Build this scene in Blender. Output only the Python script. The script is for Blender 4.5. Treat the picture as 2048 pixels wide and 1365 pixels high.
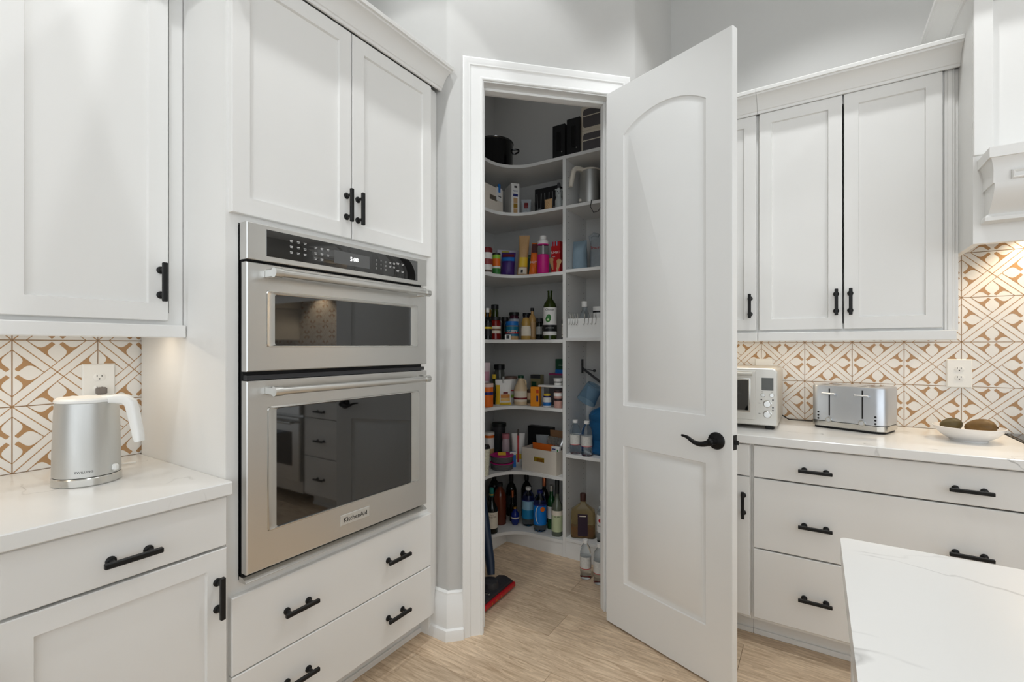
import bpy, math, random
from mathutils import Vector, Matrix

random.seed(7)
for o in list(bpy.data.objects):
    bpy.data.objects.remove(o, do_unlink=True)
scene = bpy.context.scene
COL = scene.collection
PI = math.pi
R = math.radians

# ------------------------------------------------------------------ camera
cam_data = bpy.data.cameras.new('camera')
cam_data.sensor_width = 36.0
cam_data.lens = 945.0 / 2048.0 * 36.0
cam_data.shift_y = 10.5 / 2048.0
cam_data.clip_start = 0.02
camera = bpy.data.objects.new('camera', cam_data)
camera.location = (0, 0, 1.30)
camera.rotation_euler = (R(90), 0, R(32.8))
COL.objects.link(camera)
scene.camera = camera

# ------------------------------------------------------------------ world and exposure
world = bpy.data.worlds.new('world')
world.use_nodes = True
wb = world.node_tree.nodes['Background']
wb.inputs[0].default_value = (0.90, 0.955, 1.0, 1)
wb.inputs[1].default_value = 1.60
scene.world = world
vs = scene.view_settings
vs.view_transform = 'Standard'
vs.look = 'None'
vs.gamma = 1.0
vs.use_curve_mapping = False
vs.exposure = 0.11

CEIL = 3.66

# ------------------------------------------------------------------ materials
def srgb(c):
    return tuple(((v / 255.0) / 12.92 if v / 255.0 <= 0.04045 else (((v / 255.0) + 0.055) / 1.055) ** 2.4) for v in c)

MATS = {}

def mat(name, col, rough=0.5, metal=0.0, trans=0.0, ior=1.45, emit=None, estr=0.0, noise=0.04, nscale=30.0, bump=0.0, coat=0.0):
    """Principled material whose colour is gently broken up by a procedural noise."""
    if name in MATS:
        return MATS[name]
    m = bpy.data.materials.new(name)
    m.use_nodes = True
    nt = m.node_tree
    b = nt.nodes['Principled BSDF']
    c = srgb(col)
    b.inputs['Roughness'].default_value = rough
    b.inputs['Metallic'].default_value = metal
    b.inputs['Transmission Weight'].default_value = trans
    b.inputs['IOR'].default_value = ior
    b.inputs['Coat Weight'].default_value = coat
    b.inputs['Base Color'].default_value = (*c, 1)
    if noise > 0:
        tc = nt.nodes.new('ShaderNodeTexCoord')
        nz = nt.nodes.new('ShaderNodeTexNoise')
        nz.inputs['Scale'].default_value = nscale
        nt.links.new(tc.outputs['Object'], nz.inputs['Vector'])
        mx = nt.nodes.new('ShaderNodeMix')
        mx.data_type = 'RGBA'
        mx.inputs[6].default_value = (*[v * (1 - noise) for v in c], 1)
        mx.inputs[7].default_value = (*[min(1, v * (1 + noise)) for v in c], 1)
        nt.links.new(nz.outputs['Fac'], mx.inputs[0])
        nt.links.new(mx.outputs[2], b.inputs['Base Color'])
        if bump > 0:
            bp = nt.nodes.new('ShaderNodeBump')
            bp.inputs['Strength'].default_value = bump
            bp.inputs['Distance'].default_value = 0.002
            nt.links.new(nz.outputs['Fac'], bp.inputs['Height'])
            nt.links.new(bp.outputs[0], b.inputs['Normal'])
    if emit:
        b.inputs['Emission Color'].default_value = (*srgb(emit), 1)
        b.inputs['Emission Strength'].default_value = estr
    MATS[name] = m
    return m

def nodes_of(name):
    m = bpy.data.materials.new(name)
    m.use_nodes = True
    MATS[name] = m
    return m, m.node_tree, m.node_tree.nodes['Principled BSDF']

paint = mat('cabinet_paint', (236, 235, 232), 0.32, noise=0.01, nscale=6)
trim_paint = mat('trim_paint', (238, 238, 236), 0.35, noise=0.01, nscale=6)
wall_paint = mat('wall_paint', (196, 195, 192), 0.75, noise=0.012, nscale=40, bump=0.05)
ceil_paint = mat('ceiling_paint', (236, 235, 233), 0.8, noise=0.01)
shelf_white = mat('shelf_melamine', (228, 227, 224), 0.45, noise=0.01)
bronze = mat('dark_bronze', (34, 33, 33), 0.38, 0.7, noise=0.05)
black_metal = mat('black_pull', (30, 30, 30), 0.45, 0.4, noise=0.05)
black_gloss = mat('black_gloss', (12, 12, 13), 0.12, noise=0.02)
black_matte = mat('black_matte', (16, 16, 17), 0.55, noise=0.05)
charcoal = mat('charcoal', (52, 52, 54), 0.5)
oven_glass = mat('oven_glass', (10, 10, 10), 0.03, ior=1.9, noise=0.0)
white_plastic = mat('white_plastic', (238, 238, 235), 0.3, noise=0.01)
white_ceramic = mat('white_ceramic', (240, 238, 236), 0.2, noise=0.01)
chrome = mat('polished_steel', (205, 204, 200), 0.16, 1.0, noise=0.02)
clear_glass = mat('clear_glass', (236, 242, 244), 0.03, trans=1.0, ior=1.3, noise=0.0)
water_plastic = mat('water_plastic', (232, 240, 246), 0.04, trans=1.0, ior=1.28, noise=0.0)

# brushed steel
def brushed(name, col, rough, axis):
    m, nt, b = nodes_of(name)
    b.inputs['Metallic'].default_value = 1.0
    b.inputs['Base Color'].default_value = (*srgb(col), 1)
    tc = nt.nodes.new('ShaderNodeTexCoord')
    mp = nt.nodes.new('ShaderNodeMapping')
    mp.inputs['Scale'].default_value = axis
    nz = nt.nodes.new('ShaderNodeTexNoise')
    nz.inputs['Scale'].default_value = 60
    nz.inputs['Detail'].default_value = 4
    nt.links.new(tc.outputs['Object'], mp.inputs[0])
    nt.links.new(mp.outputs[0], nz.inputs['Vector'])
    mr = nt.nodes.new('ShaderNodeMapRange')
    mr.inputs[3].default_value = rough - 0.06
    mr.inputs[4].default_value = rough + 0.08
    nt.links.new(nz.outputs['Fac'], mr.inputs[0])
    nt.links.new(mr.outputs[0], b.inputs['Roughness'])
    bp = nt.nodes.new('ShaderNodeBump')
    bp.inputs['Strength'].default_value = 0.06
    bp.inputs['Distance'].default_value = 0.001
    nt.links.new(nz.outputs['Fac'], bp.inputs['Height'])
    nt.links.new(bp.outputs[0], b.inputs['Normal'])
    return m
steel = brushed('brushed_steel', (214, 213, 210), 0.30, (0.6, 6, 40))
kettle_steel = brushed('satin_kettle_steel', (205, 205, 202), 0.42, (3, 3, 0.5))
toaster_steel = brushed('toaster_steel', (212, 216, 222), 0.38, (0.5, 6, 30))

# quartz worktop with thin grey veins
def quartz():
    m, nt, b = nodes_of('white_quartz')
    b.inputs['Roughness'].default_value = 0.22
    g = nt.nodes.new('ShaderNodeNewGeometry')
    warp = nt.nodes.new('ShaderNodeTexNoise')
    warp.inputs['Scale'].default_value = 2.2
    warp.inputs['Detail'].default_value = 6
    nt.links.new(g.outputs['Position'], warp.inputs['Vector'])
    mp = nt.nodes.new('ShaderNodeMapping')
    mp.inputs['Rotation'].default_value = (0, 0, R(28))
    mp.inputs['Scale'].default_value = (0.7, 2.4, 1)
    nt.links.new(g.outputs['Position'], mp.inputs[0])
    add = nt.nodes.new('ShaderNodeVectorMath')
    add.operation = 'MULTIPLY_ADD'
    nt.links.new(warp.outputs['Color'], add.inputs[0])
    add.inputs[1].default_value = (0.55, 0.55, 0.55)
    nt.links.new(mp.outputs[0], add.inputs[2])
    nz = nt.nodes.new('ShaderNodeTexNoise')
    nz.inputs['Scale'].default_value = 1.5
    nz.inputs['Detail'].default_value = 3
    nt.links.new(add.outputs[0], nz.inputs['Vector'])
    sub = nt.nodes.new('ShaderNodeMath'); sub.operation = 'SUBTRACT'; sub.inputs[1].default_value = 0.5
    ab = nt.nodes.new('ShaderNodeMath'); ab.operation = 'ABSOLUTE'
    nt.links.new(nz.outputs['Fac'], sub.inputs[0]); nt.links.new(sub.outputs[0], ab.inputs[0])
    mr = nt.nodes.new('ShaderNodeMapRange')
    mr.inputs[1].default_value = 0.0; mr.inputs[2].default_value = 0.006
    mr.inputs[3].default_value = 1.0; mr.inputs[4].default_value = 0.0
    nt.links.new(ab.outputs[0], mr.inputs[0])
    brk = nt.nodes.new('ShaderNodeTexNoise'); brk.inputs['Scale'].default_value = 7
    nt.links.new(g.outputs['Position'], brk.inputs['Vector'])
    mr2 = nt.nodes.new('ShaderNodeMapRange')
    mr2.inputs[1].default_value = 0.45; mr2.inputs[2].default_value = 0.7
    nt.links.new(brk.outputs['Fac'], mr2.inputs[0])
    mul = nt.nodes.new('ShaderNodeMath'); mul.operation = 'MULTIPLY'
    nt.links.new(mr.outputs[0], mul.inputs[0]); nt.links.new(mr2.outputs[0], mul.inputs[1])
    mul2 = nt.nodes.new('ShaderNodeMath'); mul2.operation = 'MULTIPLY'; mul2.inputs[1].default_value = 0.85
    nt.links.new(mul.outputs[0], mul2.inputs[0])
    mx = nt.nodes.new('ShaderNodeMix'); mx.data_type = 'RGBA'
    mx.inputs[6].default_value = (*srgb((234, 233, 230)), 1)
    mx.inputs[7].default_value = (*srgb((165, 163, 160)), 1)
    nt.links.new(mul2.outputs[0], mx.inputs[0])
    nt.links.new(mx.outputs[2], b.inputs['Base Color'])
    return m
quartz_mat = quartz()

# oak planks: grain along world x, tone per plank
def oak():
    m, nt, b = nodes_of('oak_plank')
    b.inputs['Roughness'].default_value = 0.48
    g = nt.nodes.new('ShaderNodeNewGeometry')
    oi = nt.nodes.new('ShaderNodeObjectInfo')
    mp = nt.nodes.new('ShaderNodeMapping')
    mp.inputs['Scale'].default_value = (1.6, 15, 1)
    nt.links.new(g.outputs['Position'], mp.inputs[0])
    off = nt.nodes.new('ShaderNodeVectorMath'); off.operation = 'ADD'
    cmb = nt.nodes.new('ShaderNodeCombineXYZ')
    rm = nt.nodes.new('ShaderNodeMath'); rm.operation = 'MULTIPLY'; rm.inputs[1].default_value = 37.0
    nt.links.new(oi.outputs['Random'], rm.inputs[0])
    nt.links.new(rm.outputs[0], cmb.inputs[2])
    nt.links.new(mp.outputs[0], off.inputs[0]); nt.links.new(cmb.outputs[0], off.inputs[1])
    n1 = nt.nodes.new('ShaderNodeTexNoise'); n1.inputs['Scale'].default_value = 1.3; n1.inputs['Detail'].default_value = 3
    n1.inputs['Distortion'].default_value = 1.2
    nt.links.new(off.outputs[0], n1.inputs['Vector'])
    n1b = nt.nodes.new('ShaderNodeMath'); n1b.operation = 'MULTIPLY'; n1b.inputs[1].default_value = 9.0
    fr = nt.nodes.new('ShaderNodeMath'); fr.operation = 'FRACT'
    nt.links.new(n1.outputs['Fac'], n1b.inputs[0]); nt.links.new(n1b.outputs[0], fr.inputs[0])
    n2 = nt.nodes.new('ShaderNodeTexNoise'); n2.inputs['Scale'].default_value = 6; n2.inputs['Detail'].default_value = 8
    nt.links.new(off.outputs[0], n2.inputs['Vector'])
    ml = nt.nodes.new('ShaderNodeMath'); ml.operation = 'MULTIPLY_ADD'; ml.inputs[1].default_value = 0.22
    nt.links.new(fr.outputs[0], ml.inputs[0]); nt.links.new(n2.outputs['Fac'], ml.inputs[2])
    ramp = nt.nodes.new('ShaderNodeValToRGB')
    ramp.color_ramp.elements[0].position = 0.30; ramp.color_ramp.elements[0].color = (*srgb((182, 154, 124)), 1)
    ramp.color_ramp.elements[1].position = 0.85; ramp.color_ramp.elements[1].color = (*srgb((238, 214, 184)), 1)
    nt.links.new(ml.outputs[0], ramp.inputs[0])
    hs = nt.nodes.new('ShaderNodeHueSaturation')
    mr = nt.nodes.new('ShaderNodeMapRange'); mr.inputs[3].default_value = 0.80; mr.inputs[4].default_value = 1.08
    nt.links.new(oi.outputs['Random'], mr.inputs[0])
    nt.links.new(mr.outputs[0], hs.inputs['Value'])
    nt.links.new(ramp.outputs[0], hs.inputs['Color'])
    nt.links.new(hs.outputs[0], b.inputs['Base Color'])
    bp = nt.nodes.new('ShaderNodeBump'); bp.inputs['Strength'].default_value = 0.08; bp.inputs['Distance'].default_value = 0.002
    nt.links.new(n2.outputs['Fac'], bp.inputs['Height']); nt.links.new(bp.outputs[0], b.inputs['Normal'])
    return m
oak_mat = oak()
floor_gap = mat('floor_gap', (74, 58, 44), 0.9)
tile_white = mat('tile_glaze', (232, 230, 226), 0.22, noise=0.015, nscale=8)
tile_print = mat('tile_print', (176, 139, 100), 0.25, noise=0.10, nscale=5)
grout_mat = mat('grout', (206, 184, 158), 0.9)

# ------------------------------------------------------------------ mesh helpers
class MB:
    def __init__(self):
        self.v = []; self.f = []; self.m = []

    def add(self, vs, fs, mi=0):
        k = len(self.v)
        self.v += [tuple(p) for p in vs]
        self.f += [tuple(i + k for i in f) for f in fs]
        self.m += [mi] * len(fs)
        return self

    def box(self, x0, x1, y0, y1, z0, z1, b=0.0, mi=0):
        if x0 > x1: x0, x1 = x1, x0
        if y0 > y1: y0, y1 = y1, y0
        if z0 > z1: z0, z1 = z1, z0
        b = min(b, (x1 - x0) * .45, (y1 - y0) * .45, (z1 - z0) * .45)
        if b <= 0:
            vs = [(x, y, z) for x in (x0, x1) for y in (y0, y1) for z in (z0, z1)]
            return self.add(vs, [(0, 1, 3, 2), (4, 6, 7, 5), (0, 4, 5, 1), (2, 3, 7, 6), (0, 2, 6, 4), (1, 5, 7, 3)], mi)
        X = (x0, x1); Y = (y0, y1); Z = (z0, z1); vs = []
        for i in (0, 1):
            for j in (0, 1):
                for k in (0, 1):
                    sx, sy, sz = (1 - 2 * i), (1 - 2 * j), (1 - 2 * k)
                    vs += [(X[i], Y[j] + sy * b, Z[k] + sz * b), (X[i] + sx * b, Y[j], Z[k] + sz * b), (X[i] + sx * b, Y[j] + sy * b, Z[k])]
        c = lambda i, j, k, a: (i * 4 + j * 2 + k) * 3 + a
        fs = [(c(0, 0, 0, 0), c(0, 0, 1, 0), c(0, 1, 1, 0), c(0, 1, 0, 0)), (c(1, 0, 0, 0), c(1, 1, 0, 0), c(1, 1, 1, 0), c(1, 0, 1, 0)),
              (c(0, 0, 0, 1), c(1, 0, 0, 1), c(1, 0, 1, 1), c(0, 0, 1, 1)), (c(0, 1, 0, 1), c(0, 1, 1, 1), c(1, 1, 1, 1), c(1, 1, 0, 1)),
              (c(0, 0, 0, 2), c(0, 1, 0, 2), c(1, 1, 0, 2), c(1, 0, 0, 2)), (c(0, 0, 1, 2), c(1, 0, 1, 2), c(1, 1, 1, 2), c(0, 1, 1, 2))]
        for i in (0, 1):
            for j in (0, 1):
                fs.append((c(i, j, 0, 0), c(i, j, 1, 0), c(i, j, 1, 1), c(i, j, 0, 1)))
                fs.append((c(i, 0, j, 0), c(i, 1, j, 0), c(i, 1, j, 2), c(i, 0, j, 2)))
                fs.append((c(0, i, j, 1), c(1, i, j, 1), c(1, i, j, 2), c(0, i, j, 2)))
                for k in (0, 1):
                    fs.append((c(i, j, k, 0), c(i, j, k, 1), c(i, j, k, 2)))
        return self.add(vs, fs, mi)

    def loft(self, rings, cap0=True, cap1=True, closed=True, mi=0):
        n = len(rings[0]); vs = [p for r in rings for p in r]; fs = []
        for a in range(len(rings) - 1):
            for i in range(n if closed else n - 1):
                j = (i + 1) % n
                fs.append((a * n + i, a * n + j, (a + 1) * n + j, (a + 1) * n + i))
        if cap0: fs.append(tuple(reversed(range(n))))
        if cap1: fs.append(tuple(range((len(rings) - 1) * n, len(rings) * n)))
        return self.add(vs, fs, mi)

    def lathe(self, prof, n=24, cx=0, cy=0, cz=0, sx=1, sy=1, mi=0):
        rings = [[(cx + r * sx * math.cos(2 * PI * i / n), cy + r * sy * math.sin(2 * PI * i / n), cz + z) for i in range(n)] for r, z in prof]
        return self.loft(rings, prof[0][0] > 1e-6, prof[-1][0] > 1e-6, True, mi)

    def rect(self, x0, x1, z0, z1, prof, cap0=True, cap1=True, mi=0):
        """rings of an upright rectangle in the XZ plane: prof = [(inset, y)], front towards -Y"""
        rings = [[(x0 + i, y, z0 + i), (x1 - i, y, z0 + i), (x1 - i, y, z1 - i), (x0 + i, y, z1 - i)] for i, y in prof]
        return self.loft(rings, cap0, cap1, True, mi)

    def tube(self, path, r, n=8, cap=True, mi=0):
        P = [Vector(p) for p in path]; rings = []
        t0 = (P[1] - P[0]).normalized()
        up = Vector((0, 0, 1)) if abs(t0.z) < 0.9 else Vector((1, 0, 0))
        u = t0.cross(up).normalized()
        for i, p in enumerate(P):
            t = (P[min(i + 1, len(P) - 1)] - P[max(i - 1, 0)]).normalized()
            u = (u - t * u.dot(t)).normalized(); w = t.cross(u)
            rr = r[i] if isinstance(r, (list, tuple)) else r
            rings.append([tuple(p + (u * math.cos(2 * PI * k / n) + w * math.sin(2 * PI * k / n)) * rr) for k in range(n)])
        return self.loft(rings, cap, cap, True, mi)

    def prism(self, poly, z0, z1, mi=0):
        return self.loft([[(x, y, z0) for x, y in poly], [(x, y, z1) for x, y in poly]], mi=mi)

    def cyl(self, p0, p1, r, n=12, mi=0):
        return self.tube([p0, p1], r, n, mi=mi)

    def sweep(self, path, prof, mi=0):
        """profile [(out, z)] swept along a plan polyline, out = to the right of travel, mitred"""
        P = [Vector((p[0], p[1])) for p in path]; rings = []
        for i, p in enumerate(P):
            d0 = (p - P[i - 1]).normalized() if i > 0 else None
            d1 = (P[i + 1] - p).normalized() if i < len(P) - 1 else None
            n0 = Vector((d0.y, -d0.x)) if d0 else None
            n1 = Vector((d1.y, -d1.x)) if d1 else None
            if n0 is None: n = n1
            elif n1 is None: n = n0
            else:
                n = (n0 + n1).normalized(); n = n / max(0.2, n.dot(n0))
            rings.append([(p.x + n.x * o, p.y + n.y * o, z) for o, z in prof])
        return self.loft(rings, True, True, True, mi)

    def mesh(self, name):
        me = bpy.data.meshes.new(name)
        me.from_pydata(self.v, [], self.f)
        me.polygons.foreach_set('material_index', self.m)
        fix_normals(me)
        return me

    def build(self, name, m, parent=None, loc=(0, 0, 0), rot=(0, 0, 0)):
        me = self.mesh(name)
        for x in (m if isinstance(m, (list, tuple)) else [m]):
            me.materials.append(x)
        return put(name, me, parent, loc, rot)

import bmesh
def fix_normals(me, angle=32):
    bm = bmesh.new(); bm.from_mesh(me)
    bmesh.ops.remove_doubles(bm, verts=bm.verts, dist=1e-6)
    bmesh.ops.recalc_face_normals(bm, faces=bm.faces)
    bm.to_mesh(me); bm.free()
    me.polygons.foreach_set('use_smooth', [True] * len(me.polygons))
    me.set_sharp_from_angle(angle=R(angle))

def put(name, me, parent=None, loc=(0, 0, 0), rot=(0, 0, 0)):
    o = bpy.data.objects.new(name, me)
    COL.objects.link(o)
    o.location = loc; o.rotation_euler = rot
    if parent: o.parent = parent
    return o

def thing(name, label, cat, loc=(0, 0, 0), rz=0.0, group=None):
    o = bpy.data.objects.new(name, None)
    COL.objects.link(o)
    o.empty_display_size = 0.05
    o.location = loc; o.rotation_euler = (0, 0, rz)
    return tag(o, label, cat, group)

def tag(o, label, cat, group=None):
    o['label'] = label; o['category'] = cat
    if group: o['group'] = group
    return o

def struct(o, label=None):
    o['kind'] = 'structure'
    if label: o['label'] = label
    return o

def dup(root, loc, rz, label=None, group=None):
    r = root.copy(); COL.objects.link(r); r.location = loc; r.rotation_euler = (0, 0, rz)
    if label: r['label'] = label
    if group: r['group'] = group
    for ch in [c for c in root.children]:
        c = ch.copy(); COL.objects.link(c); c.parent = r
        for g in ch.children:
            d = g.copy(); COL.objects.link(d); d.parent = c
    return r

def text(name, s, size, m, parent, loc, rz=0.0, wrap=0.0, ext=0.0003, align='CENTER', sx=1.0):
    """lettering facing local -Y; wrap = radius of the cylinder it lies on (centre at loc)"""
    cu = bpy.data.curves.new(name, 'FONT')
    cu.body = s; cu.size = size; cu.align_x = align; cu.align_y = 'CENTER'
    cu.extrude = ext; cu.resolution_u = 2
    tmp = bpy.data.objects.new(name, cu); COL.objects.link(tmp)
    dg = bpy.context.evaluated_depsgraph_get(); dg.update()
    me = bpy.data.meshes.new_from_object(tmp.evaluated_get(dg))
    bpy.data.objects.remove(tmp, do_unlink=True)
    for v in me.vertices:
        x, y, z = v.co.x * sx, v.co.y, v.co.z
        if wrap:
            a = x / wrap; v.co = (math.sin(a) * (wrap + z), -math.cos(a) * (wrap + z), y)
        else:
            v.co = (x, -z, y)
    me.materials.clear(); me.materials.append(m)
    return put(name, me, parent, loc, (0, 0, rz))

# ------------------------------------------------------------------ recessed ceiling lights
lens_mat = mat('lamp_lens', (255, 244, 226), 0.4, emit=(255, 240, 220), estr=3.0, noise=0)
def recessed_light(x, y, power, col=(0.96, 0.985, 1.0), size=118, blend=0.6, tilt=(0, 0), radius=0.045, axis=None):
    t = thing('recessed_light', 'round white recessed ceiling light with a glowing lens', 'ceiling light', (x, y, CEIL), 0, 'recessed ceiling lights')
    MB().lathe([(0.05, -0.002), (0.055, -0.006), (0.085, -0.006), (0.09, -0.002), (0.09, 0.0), (0.05, 0.0)], 28).build('trim_ring', trim_paint, t)
    MB().lathe([(0.0, -0.001), (0.05, -0.001)], 28).build('lens', lens_mat, t)
    ld = bpy.data.lights.new('downlight', 'SPOT')
    ld.energy = power; ld.color = col; ld.spot_size = R(size); ld.spot_blend = blend; ld.shadow_soft_size = radius
    lo = bpy.data.objects.new('downlight', ld); COL.objects.link(lo)
    lo.parent = t; lo.location = (0, 0, -0.03); lo.rotation_euler = Vector(axis).to_track_quat('-Z', 'Y').to_euler() if axis else (R(tilt[0]), R(tilt[1]), 0)
    return t
for (x, y, p, tl) in [(-1.02, 0.44, 10, (0, 8)), (-1.02, 1.30, 30, (0, 8)), (-1.02, -1.10, 34, (0, 8)), (0.06, 1.93, 44, (8, 0)), (1.26, 1.93, 36, (8, 0)), (2.46, 1.93, 34, (8, 0)),
                      (0.75, -1.10, 8, (0, 0)), (2.20, -0.50, 10, (0, 0))]:
    recessed_light(x, y, p, tilt=tl, size=96, blend=0.35)
recessed_light(-1.02, 0.06, 38, size=47.6, blend=0.05, radius=0.03, axis=(-.3375, .5996, -.7253))
recessed_light(-1.02, 0.82, 38, size=52.8, blend=0.05, radius=0.03, axis=(-.342, -.5987, -.7243))
recessed_light(-1.42, 2.32, 5.0, size=150, blend=0.9)  # pantry lamp added to brighten the dark interior, no fixture known there

# ------------------------------------------------------------------ floor: base slab and oak planks
WX, WY = -2.05, 2.93          # inner faces of the left and right wall
flo = struct(MB().box(-2.17, 4.0, -3.4, 3.05, -0.14, -0.004).build('floor', floor_gap), 'light oak plank floor')
pw = 0.205
rng = random.Random(3)
fixed = {0: -0.888, 2: -1.012, 3: -0.267}
for row in range(-18, 7):
    y0 = 1.665 + row * pw - pw
    y1 = y0 + pw
    if y0 >= 2.93: continue
    y1 = min(y1, 2.93)
    xs = []
    x = fixed.get(row - 0, None)
    start = x if x is not None else rng.uniform(-1.6, 0.4)
    xs = [start]
    while xs[0] > -2.05: xs.insert(0, xs[0] - rng.uniform(1.1, 1.9))
    while xs[-1] < 3.9: xs.append(xs[-1] + rng.uniform(1.1, 1.9))
    for a, b in zip(xs[:-1], xs[1:]):
        a = max(a, -2.05); b = min(b, 3.9)
        if b - a < 0.03: continue
        MB().box(a + .0006, b - .0006, y0 + .0006, y1 - .0006, -0.012, 0.0, 0.0012).build('plank', oak_mat, flo)

# ------------------------------------------------------------------ walls and ceiling
wall_left = struct(MB().box(-2.17, WX, -3.4, 3.05, 0, CEIL).build('wall_left', wall_paint))
wall_right = struct(MB().box(WX, 4.0, WY, 3.05, 0, CEIL).build('wall_right', wall_paint))
struct(MB().box(-2.17, 4.0, -3.4, 3.05, CEIL, CEIL + .12).build('ceiling', ceil_paint))

struct(MB().box(-2.17, -0.8, -3.52, -3.4, 0, CEIL).build('wall_front_blocker', wall_paint))  # unseen partial wall, added and sized to limit ambient light from behind the camera

struct(MB().box(4.0, 4.12, 0.9, 3.05, 0, CEIL).build('wall_side_blocker', wall_paint))  # unseen partial wall, added to block part of the ambient side light

def rcorner(p, a, b, r, n=6):
    """round plan corner p between directions to a and b"""
    p, a, b = Vector(p), Vector(a), Vector(b)
    da, db = (a - p).normalized(), (b - p).normalized()
    ang = da.angle(db); d = r / math.tan(ang / 2)
    c = p + (da + db).normalized() * (r / math.sin(ang / 2))
    s, e = p + da * d, p + db * d
    a0 = math.atan2(s.y - c.y, s.x - c.x); a1 = math.atan2(e.y - c.y, e.x - c.x)
    while a1 - a0 > PI: a1 -= 2 * PI
    while a1 - a0 < -PI: a1 += 2 * PI
    return [(c.x + r * math.cos(a0 + (a1 - a0) * i / n), c.y + r * math.sin(a0 + (a1 - a0) * i / n)) for i in range(n + 1)]

S2 = math.sqrt(2)
def dg(s, d):                  # diagonal frame (s along wall, d into the pantry) -> plan
    return ((s - d) / S2, (s + d) / S2)
DW, DT = 2.1178, 0.115         # diagonal wall face and thickness
SL, SR = 0.309, 0.956          # rough opening
b = MB()
pl = [(WX, 1.615)] + rcorner((-1.38, 1.615), (WX, 1.615), dg(SL, DW), 0.035) + [dg(SL, DW), dg(SL, DW + DT), (-1.4277, 1.73), (WX, 1.73)]
b.prism(pl, 0, CEIL)
pr = [dg(SR, DW)] + rcorner((-0.741, 2.254), dg(SR, DW), (-0.741, WY), 0.035) + [(-0.741, WY), (-0.856, WY), (-0.856, 2.3017), dg(SR, DW + DT)]
b.prism(pr, 0, CEIL)
b.prism([dg(SL, DW), dg(SR, DW), dg(SR, DW + DT), dg(SL, DW + DT)], 2.515, CEIL)
struct(b.build('wall_diagonal', wall_paint), 'light grey diagonal corner wall with the pantry doorway')

# baseboards with a shoe moulding
bprof = [(0, 0), (0.018, 0), (0.018, 0.165), (0.014, 0.172), (0.014, 0.185), (0.010, 0.192), (0.010, 0.203), (0.004, 0.211), (0, 0.211)]
sprof = [(0.018, 0), (0.032, 0), (0.032, 0.03), (0.028, 0.045), (0.018, 0.05)]
bb = struct(MB().sweep([(-1.50, 1.615), (-1.38, 1.615), dg(0.233, DW)], bprof).build('baseboard_left', trim_paint))
MB().sweep([(-1.50, 1.615), (-1.38, 1.615), dg(0.233, DW)], sprof).build('shoe_moulding', trim_paint, bb)
bb2 = struct(MB().sweep([dg(1.036, DW), (-0.741, 2.254), (-0.741, 2.30)], bprof).build('baseboard_right', trim_paint))
MB().sweep([dg(1.036, DW), (-0.741, 2.254), (-0.741, 2.30)], sprof).build('shoe_moulding', trim_paint, bb2)

# door lining and casing (diagonal frame, rotated 45 degrees about the origin)
fr = bpy.data.objects.new('trim_1', None); COL.objects.link(fr); fr.rotation_euler = (0, 0, R(45)); struct(fr, 'white moulded casing and jamb around the pantry doorway')
JL, JR, JT = 0.327, 0.938, 2.497
b = MB()
b.box(SL, JL, DW - .001, DW + DT, 0, JT + .018); b.box(JR, SR, DW - .001, DW + DT, 0, JT + .018); b.box(JL, JR, DW - .001, DW + DT, JT, JT + .018)
b.build('jamb', trim_paint, fr)
b = MB()
b.box(JL, JL + .012, DW + .045, DW + .085, 0, JT, .002); b.box(JR - .012, JR, DW + .045, DW + .085, 0, JT, .002); b.box(JL + .012, JR - .012, DW + .045, DW + .085, JT - .012, JT, .002)
b.build('door_stop', trim_paint, fr)
cprof = [(0, 0), (0, .009), (.004, .012), (.010, .012), (.013, .009), (.055, .011), (.060, .016), (.068, .016), (.074, .019), (.086, .021), (.092, .018), (.092, 0)]
def casing(name, d0, sgn):
    a0, a1, zt = JL - .005, JR + .005, JT + .005
    b = MB(); rings = []
    for (s, z, ms, mz) in [(a0, 0, -1, 0), (a0, zt, -1, 1), (a1, zt, 1, 1), (a1, 0, 1, 0)]:
        rings.append([(s + ms * w, d0 - sgn * t, z + mz * w) for w, t in cprof])
    b.loft(rings); return b.build(name, trim_paint, fr)
casing('casing', DW, 1)
casing('casing', DW + DT, -1)
MB().box(JL - .0005, JL + .0012, DW + .012, DW + .034, 0.925, 0.985).build('strike_plate', bronze, fr)

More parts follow.
